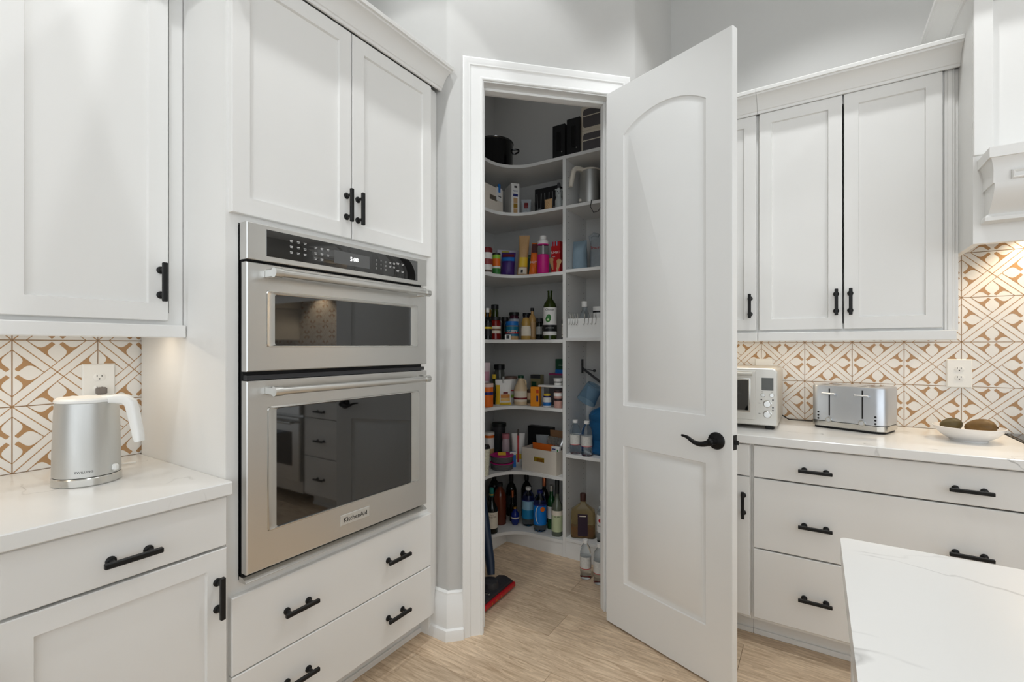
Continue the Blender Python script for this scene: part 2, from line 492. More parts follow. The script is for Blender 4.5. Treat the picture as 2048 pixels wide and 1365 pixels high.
# ------------------------------------------------------------------ tiles
T = 0.2025
def tile_mesh():
    b = MB(); h = T / 2 - .0007
    b.box(-h, h, -.008, 0, -h, h, .0012, 0)
    yy = -.00835
    def poly(pts):
        b.add([(p[0] * T, yy, p[1] * T) for p in pts], [tuple(range(len(pts)))], 1)
    def line(p, q, w):
        p = Vector(p); q = Vector(q); d = (q - p).normalized(); n = Vector((-d.y, d.x)) * w / 2
        poly([p - n, q - n, q + n, p + n])
    # coordinates: tile centred, side 1
    w = .014
    line((-.493, -.493), (.493, .493), w); line((-.493, .493), (.493, -.493), w)
    o = .15
    k = o
    # '/' band lines: u - v = +-k, broken at the '\' diagonal band
    for s in (1, -1):
        line((s * k / 2 - .5 + (k / 2 if s > 0 else -k / 2) + (0 if s > 0 else k), -.5 + (0 if s > 0 else k)), (s * k / 2, -s * k / 2), w * .8)
        line((s * k / 2, -s * k / 2), (.5 - (0 if s > 0 else k), .5 - (k if s > 0 else 0)), w * .8)
    # '\' band lines: u + v = +-k, stop at the '/' band lines
    for s in (1, -1):
        line((-.5 + (k if s > 0 else 0), .5 - (0 if s > 0 else k)), (s * k / 2 - k / 2, s * k / 2 + k / 2), w * .8)
        line((s * k / 2 + k / 2, s * k / 2 - k / 2), (.5 - (0 if s > 0 else k), -.5 + (k if s > 0 else 0)), w * .8)
    ab = [(.060, .018), (.066, .029), (.140, .030), (.165, .032), (.185, .037), (.205, .048), (.220, .065), (.231, .090), (.237, .12), (.2415, .18), (.2455, .243)]
    full = [((a + q) / S2, (a - q) / S2) for a, q in ab] + [((a - q) / S2, (a + q) / S2) for a, q in reversed(ab)]
    ang = [((1, 0), (0, -1), (0, .5)), ((-1, 0), (0, 1), (0, -.5)), ((0, -1), (-1, 0), (.5, 0)), ((0, 1), (1, 0), (-.5, 0))]
    for ex, ey, c in ang:
        for s in (1, -1):
            poly([(c[0] + ex[0] * p * s + ey[0] * q, c[1] + ex[1] * p * s + ey[1] * q) for p, q in full])
    e = .002
    for p, q in (((-.5, -.5 + e), (.5, -.5 + e)), ((-.5, .5 - e), (.5, .5 - e)), ((-.5 + e, -.5), (-.5 + e, .5)), ((.5 - e, -.5), (.5 - e, .5))):
        line((p[0] * .994, p[1] * .994), (q[0] * .994, q[1] * .994), .004)
    me = bpy.data.meshes.new('tile')
    me.from_pydata(b.v, [], b.f); me.polygons.foreach_set('material_index', b.m)
    bm = bmesh.new(); bm.from_mesh(me)
    bmesh.ops.recalc_face_normals(bm, faces=[f for f in bm.faces if f.material_index == 0])
    for f in bm.faces:
        if f.material_index == 1 and f.normal.y > 0: f.normal_flip()
    bm.to_mesh(me); bm.free()
    me.materials.append(tile_white); me.materials.append(tile_print)
    return me
TILE = tile_mesh()
ROWS = [0.914 + T * (k + .5) for k in range(5)]
for kx in range(-5, 1):
    for r in range(3):
        put('tile', TILE, wall_left, (WX - 0.0, 0.584 + T * (kx + .5), ROWS[r]), (0, 0, R(90)))
MB().box(WX, WX + .003, -.43, .786, .914, .914 + 3 * T).build('grout', grout_mat, wall_left)
for kx in range(-5, 10):
    x = 0.353 + T * (kx + .5)
    for r in range(5 if 0 <= kx <= 7 else 3):
        put('tile', TILE, wall_right, (x, WY, ROWS[r]))
MB().box(-.66, 2.377, WY - .003, WY, .914, .914 + 3 * T).box(.353, 1.973, WY - .003, WY, .914 + 3 * T, .914 + 5 * T).build('grout', grout_mat, wall_right)

# ------------------------------------------------------------------ cabinet parts (local frame: x right, y into the wall, front at -y)
def pull_mesh(L=.118, cc=.076):
    b = MB()
    b.box(-L / 2, L / 2, -.036, -.0245, -.0066, .0066, .0018)
    for s in (-1, 1):
        b.cyl((s * cc / 2, 0, 0), (s * cc / 2, -.026, 0), .0055, 12)
        rings = []
        for r, y in [(.0115, 0), (.0115, -.0025), (.009, -.0045), (.0055, -.006)]:
            rings.append([(s * cc / 2 + r * math.cos(2 * PI * i / 14), y, r * math.sin(2 * PI * i / 14)) for i in range(14)])
        b.loft(rings)
    me = b.mesh('pull'); me.materials.append(black_metal); return me
PULL = pull_mesh()
def pull(parent, x, y, z, vert=False):
    return put('handle', PULL, parent, (x, y, z), (0, R(90) if vert else 0, 0))

def shaker(parent, x0, x1, z0, z1, st=.052, th=.020, name='door'):
    b = MB()
    b.rect(x0, x1, z0, z1, [(0.0, 0), (0, -th + .002), (.002, -th), (st, -th), (st + .003, -th + .010), (st + .003, 0)], False, False)
    # back
    b.rect(x0, x1, z0, z1, [(0.0, 0), (st + .003, 0)], False, False)
    d = b.build(name, paint, parent)
    MB().box(x0 + st, x1 - st, -th + .009, -.003, z0 + st, z1 - st).build('panel', paint, d)
    return d

def slab(parent, x0, x1, z0, z1, th=.020, name='drawer'):
    return MB().rect(x0, x1, z0, z1, [(0, 0), (0, -th + .0025), (.0025, -th)]).build(name, paint, parent)

def carcass(b, w, d, z0, z1, ff=.038, shelf=True):
    t = .018
    b.box(0, t, .02, d, z0, z1); b.box(w - t, w, .02, d, z0, z1)
    b.box(t, w - t, .02, d, z0, z0 + t); b.box(t, w - t, .02, d, z1 - t, z1); b.box(t, w - t, d - .006, d, z0 + t, z1 - t)
    b.box(0, ff, 0, .02, z0, z1); b.box(w - ff, w, 0, .02, z0, z1)
    b.box(ff, w - ff, 0, .02, z0, z0 + ff); b.box(ff, w - ff, 0, .02, z1 - ff, z1)

CROWN = [(0, 0), (.008, 0), (.010, .010), (.014, .012), (.018, .020), (.026, .036), (.040, .052), (.056, .062), (.066, .064), (.068, .070), (.078, .070), (.080, .082), (.074, .088), (0, .088)]
def crown(parent, path, z0, k=1.0):
    return MB().sweep(path, [(o * k, z0 + z * k) for o, z in CROWN]).build('crown_moulding', paint, parent)

# ---- oven tower
TW = 0.896
tower = thing('oven_cabinet', 'tall white cabinet with upper doors and two drawers around the built-in oven', 'cabinet', (-1.445, 0.704, 0), R(90))
b = MB(); t = .018; D = .588
b.box(0, t, 0.02, D, 0, 2.447); b.box(TW - t, TW, .02, D, 0, 2.447)
b.box(t, TW - t, .02, D, 2.43, 2.447); b.box(t, TW - t, D - .006, D, .1, 2.43)
for z in (.10, .572, 1.672): b.box(t, TW - t, .02, D - .006, z, z + .018)
b.box(0, .036, 0, .02, .10, 2.447); b.box(.806, TW, 0, .02, .10, 2.447)
b.box(.036, .806, 0, .02, 1.668, 1.70); b.box(.036, .806, 0, .02, 2.405, 2.447); b.box(.036, .806, 0, .02, .555, .604); b.box(.036, .806, 0, .02, .325, .350); b.box(.036, .806, 0, .02, .10, .13)
b.build('body', paint, tower)
MB().box(TW, TW + .0145, .004, .02, .10, 2.447).build('filler_strip', paint, tower)
MB().box(0.0, TW, .074, .09, 0, .10).box(0.0, TW, .064, .074, 0, .022, .002).build('toe_kick', paint, tower)
d = shaker(tower, .008, .428, 1.692, 2.443); pull(d, .405, -.020, 1.805, True)
d = shaker(tower, .432, .852, 1.692, 2.443); pull(d, .455, -.020, 1.803, True)
for z0, z1 in ((.338, .566), (.113, .334)):
    d = slab(tower, .008, .852, z0, z1)
    for hx in (.215, .640): pull(d, hx, -.020, (z0 + z1) / 2)
tc = crown(None, [(-1.615, .704), (-1.425, .704), (-1.425, 1.6145)][::1], 2.448); tc.name = 'trim_2'; struct(tc, 'white crown moulding along the top of the tall oven cabinet')
MB().box(.0, TW + .012, -.020, .4, 2.500, 2.512).build('top_board', paint, tower)

# ---- wall oven with microwave above
ov = thing('wall_oven', 'stainless steel built-in oven with a microwave oven above it', 'oven', (-1.445, 0.741, 0), R(90))
OW = .760
MB().box(.004, OW - .004, -.014, .5, .6175, 1.664).build('chassis', black_matte, ov)
cp = MB().rect(0, OW, 1.557, 1.667, [(0, -.006), (0, -.043), (.002, -.045)]).build('control_panel', steel, ov)
g = MB().rect(.059, .703, 1.573, 1.654, [(0, -.043), (0, -.0455), (.001, -.046)]).build('touch_glass', oven_glass, cp)
disp_mat = mat('display_grey', (98, 98, 98), 0.15, noise=0)
lit = mat('lit_digits', (255, 255, 255), 0.4, emit=(255, 255, 255), estr=1.4, noise=0)
legend = mat('legend_white', (205, 205, 203), 0.5, noise=0)
MB().box(.297, .451, -.0463, -.046, 1.588, 1.633).build('display', disp_mat, cp)
text('clock_digits', '5:08', .021, lit, cp, (.381, -.0465, 1.611))
b = MB()
def dashes(x0, x1, nx, zs, w):
    for i in range(nx):
        for z in zs:
            cx = x0 + (x1 - x0) * (i / max(1, nx - 1))
            b.box(cx - w / 2, cx + w / 2, -.0464, -.0459, z, z + .0022); b.box(cx - w * .4, cx + w * .4, -.0464, -.0459, z - .004, z - .0022)
dashes(.139, .187, 3, (1.634, 1.616, 1.598), .010)
dashes(.226, .272, 3, (1.628, 1.610), .010); dashes(.226, .249, 2, (1.592,), .010)
dashes(.482, .530, 3, (1.626, 1.611, 1.596), .003); dashes(.552, .572, 2, (1.626, 1.611), .010); dashes(.592, .618, 2, (1.629, 1.600), .014)
b.build('button_legends', legend, cp)['kind'] = 'stuff'

handle_steel = mat('handle_steel', (214, 213, 209), 0.28, 1.0, noise=0.02)
def bar_handle(parent, z):
    b = MB()
    b.cyl((.072, -.098, z), (.695, -.098, z), .0118, 18)
    b.build('handle_bar', handle_steel, parent)
    for x0, x1 in ((.050, .075), (.692, .717)):
        b = MB()
        b.cyl((x0, -.098, z), (x1, -.098, z), .0148, 20)
        b.box(x0 + .004, x1 - .003, -.098, -.044, z - .013, z + .013, .003)
        b.build('handle_bracket', handle_steel, parent)

def oven_door(name, z0, z1, f, g):
    d = MB()
    # steel face with a rounded window opening
    d.rect(0, OW, z0, z1, [(0, -.016), (0, -.042), (.003, -.045)], True, False)
    x0, x1, w0, w1 = f
    outer = [(0.003, z0 + .003), (OW - .003, z0 + .003), (OW - .003, z1 - .003), (.003, z1 - .003)]
    inner = [(x0, w0), (x1, w0), (x1, w1), (x0, w1)]
    vs = [(p[0], -.045, p[1]) for p in outer] + [(p[0], -.045, p[1]) for p in inner]
    d.add(vs, [(i, (i + 1) % 4, 4 + (i + 1) % 4, 4 + i) for i in range(4)])
    dd = d.build(name, steel, ov)
    # polished bevelled trim around the glass
    def rr(x0, x1, z0, z1, r, y, n=5):
        pts = []
        for cx, cz, a in ((x1 - r, z1 - r, 0), (x0 + r, z1 - r, 90), (x0 + r, z0 + r, 180), (x1 - r, z0 + r, 270)):
            for i in range(n + 1):
                an = R(a + 90 * i / n); pts.append((cx + r * math.cos(an), y, cz + r * math.sin(an)))
        return pts
    gx0, gx1, g0, g1 = g
    rings = [rr(x0 - .002, x1 + .002, w0 - .002, w1 + .002, .012, -.044), rr(x0, x1, w0, w1, .012, -.0475), rr(x0 + .003, x1 - .003, w0 + .003, w1 - .003, .011, -.0475), rr(gx0, gx1, g0, g1, .006, -.0425), rr(gx0, gx1, g0, g1, .006, -.039)]
    MB().loft(rings, False, False).build('window_trim', chrome, dd)
    MB().loft([rr(gx0 - .001, gx1 + .001, g0 - .001, g1 + .001, .006, -.0405), rr(gx0 - .001, gx1 + .001, g0 - .001, g1 + .001, .006, -.034)]).build('window_glass', oven_glass, dd)
    return dd
mw = oven_door('microwave_door', 1.225, 1.549, (.060, .703, 1.298, 1.468), (.087, .668, 1.304, 1.459))
bar_handle(mw, 1.519)
lo = oven_door('oven_door', .628, 1.197, (.063, .710, .738, 1.114), (.092, .671, .743, 1.108))
bar_handle(lo, 1.166)
bd = MB().rect(.322, .449, .669, .706, [(0, -.044), (0, -.047), (.0015, -.0485)]).build('badge', mat('badge_silver', (214, 213, 208), 0.3, 0.6), lo)
text('badge_lettering', 'KitchenAid', .0235, black_matte, lo, (.3855, -.0488, .687), sx=.98)
MB().box(.006, OW - .006, -.034, -.014, 1.199, 1.213).build('vent_strip', charcoal, ov)
b = MB()
b.loft([[(x, -.006, .601), (x, -.040, .601), (x, -.044, .605), (x, -.026, .617), (x, -.006, .617)] for x in (-.002, OW + .002)])
b.build('lower_vent_trim', steel, ov)

# ---- left base cabinet
def base_cab(name, label, loc, rz, w, fronts, group=None, d=.588):
    t = thing(name, label, 'cabinet', loc, rz, group)
    b = MB(); carcass(b, w, d, .10, .874); b.build('body', paint, t)
    MB().box(0, w, .074, .09, 0, .10).box(0, w, .064, .074, 0, .022, .002).build('toe_kick', paint, t)
    fronts(t); return t
def f1(t):
    d = slab(t, .005, .456, .729, .868); pull(d, .228, -.02, .784)
    d = shaker(t, .005, .456, .115, .722, st=.052); pull(d, .430, -.02, .594, True)
base_cab('base_cabinet', 'white base cabinet with one drawer over a panelled door beside the oven cabinet', (-1.445, .242, 0), R(90), .460, f1)
base_cab('base_cabinet', 'white one-drawer base cabinet at the outer end of the left worktop', (-1.445, -.220, 0), R(90), .460, f1)
tag(MB().box(-2.042, -1.400, -.23, .7035, .876, .914, .003).build('worktop', quartz_mat), 'white quartz worktop under the kettle', 'worktop')

# ---- left wall cabinet
LU = thing('upper_cabinet', 'white wall cabinet above the kettle', 'cabinet', (-1.710, -.10, 0), R(90))
b = MB(); carcass(b, .802, .326, 1.365, 2.44); b.build('body', paint, LU)
d = shaker(LU, .012, .381, 1.379, 2.436); pull(d, .035, -.02, 1.49, True)
d = shaker(LU, .385, .755, 1.379, 2.436); pull(d, .734, -.02, 1.495, True)
MB().box(0, .802, -.027, .010, 1.327, 1.366, .003).build('light_rail', paint, LU)
crown(LU, [(0, .2), (0, -.020), (.800, -.020)], 2.432)

# ---- right wall cabinets
RY = 2.595
RU = thing('upper_cabinet', 'white two-door wall cabinet above the toaster', 'cabinet', (-.24, RY, 0), 0)
b = MB(); carcass(b, .713, .326, 1.365, 2.43)
b.box(.7131, .7245, .002, .326, 1.366, 2.43); b.box(.680, .713, -.006, 0, 1.366, 2.43, .002); b.box(.690, .706, -.010, -.006, 1.366, 2.43, .002)
b.build('body', paint, RU)
d = shaker(RU, .007, .337, 1.377, 2.425); pull(d, .314, -.02, 1.497, True)
d = shaker(RU, .343, .673, 1.377, 2.425); pull(d, .366, -.02, 1.497, True)
MB().box(0, .715, -.030, .010, 1.325, 1.366, .003).build('light_rail', paint, RU)
crown(RU, [(0, -.020), (.7245, -.020)], 2.425, 1.05)
MB().box(0, .713, -.02, .32, 2.505, 2.516).build('top_board', paint, RU)
RU2 = thing('upper_cabinet', 'white single-door wall cabinet above the toaster oven, half hidden by the open door', 'cabinet', (-.736, RY, 0), 0)
b = MB(); carcass(b, .495, .326, 1.365, 2.43); b.build('body', paint, RU2)
d = shaker(RU2, .020, .489, 1.377, 2.425); pull(d, .463, -.02, 1.495, True)
MB().box(0, .495, -.030, .010, 1.325, 1.366, .003).build('light_rail', paint, RU2)
crown(RU2, [(0, -.020), (.495, -.020)], 2.425, 1.05)
MB().box(0, .495, -.02, .32, 2.505, 2.516).build('top_board', paint, RU2)
dup(RU, (1.69, RY, 0), 0, 'white two-door wall cabinet on the far side of the range hood')

# ---- right base cabinets and worktop
BY = 2.325
def f2(t):
    for z0, z1, hz in ((.731, .868, .786), (.423, .725, .555), (.117, .417, .254)):
        d = slab(t, .009, .917, z0, z1)
        for hx in (.235, .700): pull(d, hx, -.02, hz)
base_cab('base_cabinet', 'wide white base cabinet with three drawers under the toaster', (-.24, BY, 0), 0, .926, f2)
def f3(t):
    d = slab(t, .010, .489, .731, .868); pull(d, .20, -.02, .80)
    d = shaker(t, .010, .489, .117, .725); pull(d, .465, -.02, .605, True)
base_cab('base_cabinet', 'white base cabinet with one drawer over a door, behind the open pantry door', (-.736, BY, 0), 0, .495, f3)
base_cab('base_cabinet', 'wide white base cabinet with three drawers on the far side of the range', (1.462, BY, 0), 0, .926, f2)
tag(MB().box(-.740, .6925, 2.280, 2.921, .876, .914, .003).build('worktop', quartz_mat), 'white quartz worktop carrying the toaster and the fruit bowl', 'worktop')
tag(MB().box(1.460, 2.39, 2.280, 2.921, .876, .914, .003).build('worktop', quartz_mat), 'white quartz worktop beyond the range', 'worktop')

# ---- range
rg = thing('cooking_range', 'stainless steel range with a black glass cooktop below the hood', 'range', (.698, 2.29, 0), 0)
MB().box(0, .758, .02, .62, .10, .905).build('body', steel, rg)
MB().box(0.0, .758, -.01, .62, .905, .920, .003).build('cooktop', black_gloss, rg)
dd = MB().rect(.004, .754, .20, .72, [(0, .02), (0, -.012), (.003, -.015)]).build('oven_door', steel, rg)
MB().rect(.10, .658, .32, .60, [(0, -.012), (0, -.016)]).build('window_glass', oven_glass, dd)
b = MB(); b.cyl((.05, -.06, .68), (.708, -.06, .68), .011, 14)
for x in (.08, .678): b.box(x - .01, x + .01, -.06, -.012, .67, .69, .002)
b.build('handle_bar', chrome, dd)
MB().rect(.0, .758, .74, .90, [(0, .02), (0, -.012), (.003, -.015)]).build('control_panel', steel, rg)
for i in range(5):
    MB().lathe([(.02, 0), (.02, .018), (.017, .024), (0, .024)], 18).build('knob', chrome, rg, (.12 + i * .13, -.015, .82), (R(90), 0, 0))

# ---- range hood
hd = thing('range_hood', 'white panelled range hood with a curved mantel over the patterned tiles', 'range hood', (.485, 2.385, 0), 0)
HW = 1.19
b = MB()
b.box(0, .02, .013, .536, 1.677, 2.66); b.box(HW - .02, HW, .013, .536, 1.677, 2.66)
b.box(.02, HW - .02, .013, .03, 1.677, 2.66)
b.box(.02, HW - .02, .031, .536, 1.93, 1.95)
b.box(0, .052, -.008, .012, 2.0, 2.66, .002); b.box(HW - .052, HW, -.008, .012, 2.0, 2.66, .002); b.box(.052, HW - .052, -.008, .012, 2.56, 2.66, .002); b.box(.0, HW, 0, .0125, 1.677, 1.9995)
b.build('body', paint, hd)
MB().sweep([(0, .536), (0, -.008), (HW, -.008), (HW, .536)], [(o * 1.0, 2.635 + z) for o, z in CROWN]).build('crown_moulding', paint, hd)
MB().box(.0, HW, 0, .53, 2.700, 2.715).build('top_board', paint, hd)
b = MB()
mx0, mx1 = .012, HW - .012
b.loft([[(mx0, .0, 1.945), (mx0, -.145, 1.945), (mx1, -.145, 1.945), (mx1, 0, 1.945)], [(mx0, 0, 1.980), (mx0, -.145, 1.980), (mx1, -.145, 1.980), (mx1, 0, 1.980)]])
b.build('mantel_shelf', paint, hd)
def mantel_ring(x, y):     # one plan outline
    return lambda z: [(x, 0.0, z), (x, y, z), (HW - x, y, z), (HW - x, 0.0, z)]
prof = [(.018, -.138, 1.945), (.020, -.134, 1.938), (.024, -.126, 1.925), (.026, -.125, 1.905), (.026, -.122, 1.862)]
for k in range(9):
    a = k / 8 * PI / 2
    prof.append((.030, -.122 + .078 * (1 - math.cos(a)) * .95, 1.862 - .092 * math.sin(a) ** 1.0 if False else 1.862 - .092 * (k / 8)))
prof += [(.024, -.050, 1.766), (.020, -.058, 1.758), (.020, -.058, 1.746), (.022, -.040, 1.744)]
MB().loft([mantel_ring(x, y)(z) for x, y, z in prof]).build('mantel', paint, hd)
MB().rect(.07, HW - .07, 1.868, 1.898, [(0, -.120), (0, -.130), (.004, -.133), (.008, -.130), (.008, -.126)]).build('frieze_panel', paint, hd)
hl = MB().box(.25, HW - .25, .10, .40, 1.922, 1.9295).build('filter_panel', steel, hd)
for i in range(2):
    ld = bpy.data.lights.new('hood_lamp', 'SPOT'); ld.energy = 16; ld.color = (1.0, .80, .55); ld.spot_size = R(105); ld.spot_blend = .5; ld.shadow_soft_size = .02
    o = bpy.data.objects.new('hood_lamp', ld); COL.objects.link(o); o.parent = hd; o.location = (.36 + i * .47, .40, 1.915)

# ---- under-cabinet light strips
def led(name, label, loc, rz, L, e):
    t = thing(name, label, 'light strip', loc, rz)
    MB().box(-L / 2, L / 2, -.010, .010, 0, .008, .002).build('channel', mat('led_channel', (225, 222, 216), 0.4), t)
    ld = bpy.data.lights.new('led', 'AREA'); ld.shape = 'RECTANGLE'; ld.size = L; ld.size_y = .012; ld.energy = e; ld.color = (1.0, .84, .64)
    o = bpy.data.objects.new('led', ld); COL.objects.link(o); o.parent = t; o.location = (0, 0, -.002)
led('led_strip', 'thin warm light strip under the cabinet above the kettle', (-1.80, .30, 1.3535), R(90), .70, 0.8)
led('led_strip', 'thin warm light strip under the cabinet above the toaster', (.10, 2.70, 1.3535), 0, .65, 0.8)
led('led_strip', 'thin warm light strip under the cabinet above the toaster oven', (-.49, 2.70, 1.3535), 0, .42, 0.5)

# ---- island
isl = thing('kitchen_island', 'kitchen island with a white veined quartz top', 'island', (.04, 1.163, 0), 0)
b = MB(); r = .012
pts = [(x, y) for x, y in rcorner((0, 0), (1, 0), (0, -1), r)] 
poly = list(reversed(pts)) + [(1.2, 0), (1.2, -2.4), (0, -2.4)]
b.loft([[(x, y, z) for x, y in poly] for z in (.876, .914)])
b.build('worktop', quartz_mat, isl)
MB().box(.035, 1.165, -2.36, -.035, .10, .876).box(.09, 1.11, -2.30, -.09, 0, .10).build('body', paint, isl)
for i in range(3):
    d = shaker(isl, 0, .72, .12, .86, name='end_panel'); d.location = (.035, -.05 - i * .76, 0); d.rotation_euler = (0, 0, R(-90))

# ---- outlets
def outlet(name, label, loc, rz, two=True, group=None):
    t = thing(name, label, 'outlet', loc, rz, group)
    MB().rect(-.044, .044, -.065, .065, [(0, 0), (0, -.003), (.004, -.007)]).build('cover_plate', white_plastic, t)
    for s in (1, -1):
        rec = MB(); n = 20; ring = lambda k, y: [(k * .0165 * math.cos(2 * PI * i / n), y, max(-.0125, min(.0125, k * .0165 * math.sin(2 * PI * i / n)))) for i in range(n)]
        rec.loft([ring(1, -.006), ring(1, -.0085), ring(.95, -.009)])
        rc = rec.build('receptacle', white_plastic, t, (0, 0, s * .020))
        b = MB(); b.box(-.0075, -.0055, -.0093, -.0085, .000, .008); b.box(.0055, .0075, -.0093, -.0085, .001, .007)
        b.cyl((0, -.0085, -.006), (0, -.0093, -.006), .0024, 10)
        b.build('slots', black_matte, rc)
    return t
outlet('wall_outlet', 'white double wall outlet on the tiles above the fruit bowl', (.547, WY - .008, 1.176), 0)
outlet('wall_outlet', 'white double wall outlet on the tiles behind the toaster oven', (-.2415, WY - .008, 1.167), 0)
outlet('wall_outlet', 'white double wall outlet on the tiles behind the kettle', (WX + .008, .586, 1.176), R(90))

# ------------------------------------------------------------------ pantry door
DOOR = thing('door_1', 'white two-panel arched pantry door standing open with a black lever handle', 'door', (-.8217, 2.148, 0), R(-20))
DOOR['kind'] = 'structure'
del DOOR['category']
def door_slab():
    b = MB(); W, z0, z1, th = .61, .008, 2.487, .035
    L, Rr = .101, .504
    U0, US, UA = 1.030, 2.262, 2.330
    l0, l1 = .219, .848
    n = 20
    arch = []
    hw = (Rr - L) / 2; sag = UA - US; rad = (hw * hw + sag * sag) / (2 * sag); cz = UA - rad; cx = (L + Rr) / 2
    a0 = math.asin(hw / rad)
    for i in range(n + 1):
        a = -a0 + 2 * a0 * i / n; arch.append((cx + rad * math.sin(a), cz + rad * math.cos(a)))
    up = [(L, U0), (Rr, U0)] + list(reversed(arch))
    lo = [(L, l0), (Rr, l0), (Rr, l1), (L, l1)]
    def inset(poly, d):
        out = []; m = len(poly)
        for i, p in enumerate(poly):
            p = Vector(p); a = Vector(poly[i - 1]); c = Vector(poly[(i + 1) % m])
            d0 = (p - a).normalized(); d1 = (c - p).normalized()
            n0 = Vector((-d0.y, d0.x)); n1 = Vector((-d1.y, d1.x)); nn = (n0 + n1).normalized()
            out.append(p + nn * d / max(.3, nn.dot(n0)))
        return out
    for ys, sg in ((-th, 1), (0, -1)):
        quad = lambda x0, x1, a, c: b.add([(x0, ys, a), (x1, ys, a), (x1, ys, c), (x0, ys, c)], [(0, 1, 2, 3)])
        e = .0015
        quad(e, L, z0, z1); quad(Rr, W - e, z0, z1); quad(L, Rr, z0, l0); quad(L, Rr, l1, U0)
        for p, q in zip(arch[:-1], arch[1:]):
            b.add([(p[0], ys, p[1]), (q[0], ys, q[1]), (q[0], ys, z1), (p[0], ys, z1)], [(0, 1, 2, 3)])
        for poly in (up, lo):
            rings = []
            for ins, dep in [(0, 0), (.003, .004), (.008, .0055), (.013, .0085), (.022, .0085), (.034, .0030)]:
                rings.append([(p[0], ys + sg * dep, p[1]) for p in inset(poly, ins)])
            b.loft(rings, False, True)
    e = .0015
    ring = lambda ins, y: [(ins, y, z0), (W - ins, y, z0), (W - ins, y, z1), (ins, y, z1)]
    b.loft([ring(e, -th), ring(0, -th + e), ring(0, -e), ring(e, 0)], False, False)
    return b
ds = door_slab().build('door_leaf', trim_paint, DOOR)
# lever handle on both faces
def lever(parent, y, sg):
    h = MB(); hx, hz = .548, .941
    rings = []
    for r, d in [(.033, 0), (.033, .004), (.030, .008), (.022, .011), (.014, .014), (.0115, .022), (.0115, .040), (.0135, .044), (.0135, .050), (.008, .055)]:
        rings.append([(hx + r * math.cos(2 * PI * i / 24), y - sg * d, hz + r * math.sin(2 * PI * i / 24)) for i in range(24)])
    h.loft(rings)
    hh = h.build('handle', bronze, parent)
    path = []; rad = []
    for i in range(15):
        t = i / 14
        path.append((hx - .006 - t * .112, y - sg * (.046 + .010 * math.sin(PI * t)), hz - .004 - .011 * math.sin(PI * min(1.0, t * 1.35)) + .013 * (t * t * (3 - 2 * t))))
        rad.append(.0115 - .0068 * t)
    MB().tube(path, rad, 10).build('lever', bronze, hh)
    return hh
lever(DOOR, -.035, 1); lever(DOOR, 0.0, -1)
MB().box(.6098, .6115, -.030, -.006, .915, .970).build('latch_plate', bronze, DOOR)
MB().loft([[(.611, -.012, z), (.611, -.024, z), (.622, -.014, z), (.622, -.012, z)] for z in (.934, .950)]).build('latch_bolt', bronze, DOOR)
for z in (.22, 1.25, 2.26):
    MB().cyl((-.004, .004, z - .045), (-.004, .004, z + .045), .006, 10).build('hinge', bronze, DOOR)

# ------------------------------------------------------------------ things on the worktops
beige_plastic = mat('beige_plastic', (226, 218, 204), 0.35, noise=0.01)
def kettle(name, label, loc, rz, hmat, k=1.0, letters=True):
    t = thing(name, label, 'kettle', loc, rz)
    MB().lathe([(0.0, 0), (.074 * k, 0), (.077 * k, .003), (.077 * k, .021), (.0745 * k, .0235), (0, .0235)], 40).build('base', chrome if letters else kettle_steel, t)
    body = MB()
    n = 40; rings = []
    for r, z in [(.0735, .0245), (.0755, .026), (.0750, .06), (.0735, .13), (.0715, .19), (.0695, .228)]:
        rings.append([(k * r * math.cos(2 * PI * i / n), k * r * math.sin(2 * PI * i / n), z) for i in range(n)])
    body.loft(rings); bo = body.build('body', kettle_steel, t)
    lid = MB(); rings = []
    for r, z in [(.0695, .2285), (.071, .230), (.071, .236), (.066, .2405), (.03, .243)]:
        ring = []
        for i in range(n):
            a = 2 * PI * i / n; e = 1 + .16 * max(0, -math.cos(a)) ** 14
            ring.append((k * r * e * math.cos(a), k * r * math.sin(a), z))
        rings.append(ring)
    lid.loft(rings); lid.build('lid', hmat, t)
    path = [(.050, 0, .234), (.085, 0, .236), (.110, 0, .234), (.124, 0, .223), (.131, 0, .200), (.138, 0, .168), (.146, 0, .130), (.149, 0, .114)]
    wid = [.011, .0135, .0145, .0145, .0140, .0130, .0120, .0085]
    hb = MB(); rings = []
    for i, p in enumerate(path):
        a = Vector(path[max(0, i - 1)]); c = Vector(path[min(len(path) - 1, i + 1)]); tt = (c - a).normalized(); nn = Vector((-tt.z, 0, tt.x))
        w = wid[i]; ring = []
        for q in range(16):
            an = 2 * PI * q / 16; sx = math.copysign(abs(math.cos(an)) ** .6, math.cos(an)); sy = math.copysign(abs(math.sin(an)) ** .6, math.sin(an))
            ring.append(tuple(Vector(p) * 1.0 + nn * w * sx + Vector((0, 1, 0)) * .013 * sy))
        rings.append(ring)
    hb.loft(rings); hb.build('handle', hmat, t)
    MB().box(.072, .086, -.008, .008, .032, .050, .004).build('switch', hmat, t)
    if letters:
        text('maker_lettering', 'ZWILLING', .0075, charcoal, bo, (0, 0, .041), R(36), wrap=.0757, sx=1.15)
        MB().box(-.092, -.074, .012, .030, .002, .018, .003).build('cord_socket', charcoal, t)
        MB().tube([(-.088, .02, .008), (-.11, .06, .006), (-.10, .13, .006), (-.02, .20, .006)], .003, 8).build('cord', white_plastic, t)
    return t
kettle('electric_kettle', 'brushed steel electric kettle with white lid and handle on the left worktop', (-1.752, .478, .914), R(32.8), white_plastic)
tag(MB().box(-.014, .014, -.030, -.0095, -.012, .012, .004).build('power_plug', mat('plug_grey', (120, 114, 110), 0.5), None, (WX + .008, .588, 1.150), (0, 0, R(90))), 'grey power plug in the wall outlet behind the kettle', 'plug')

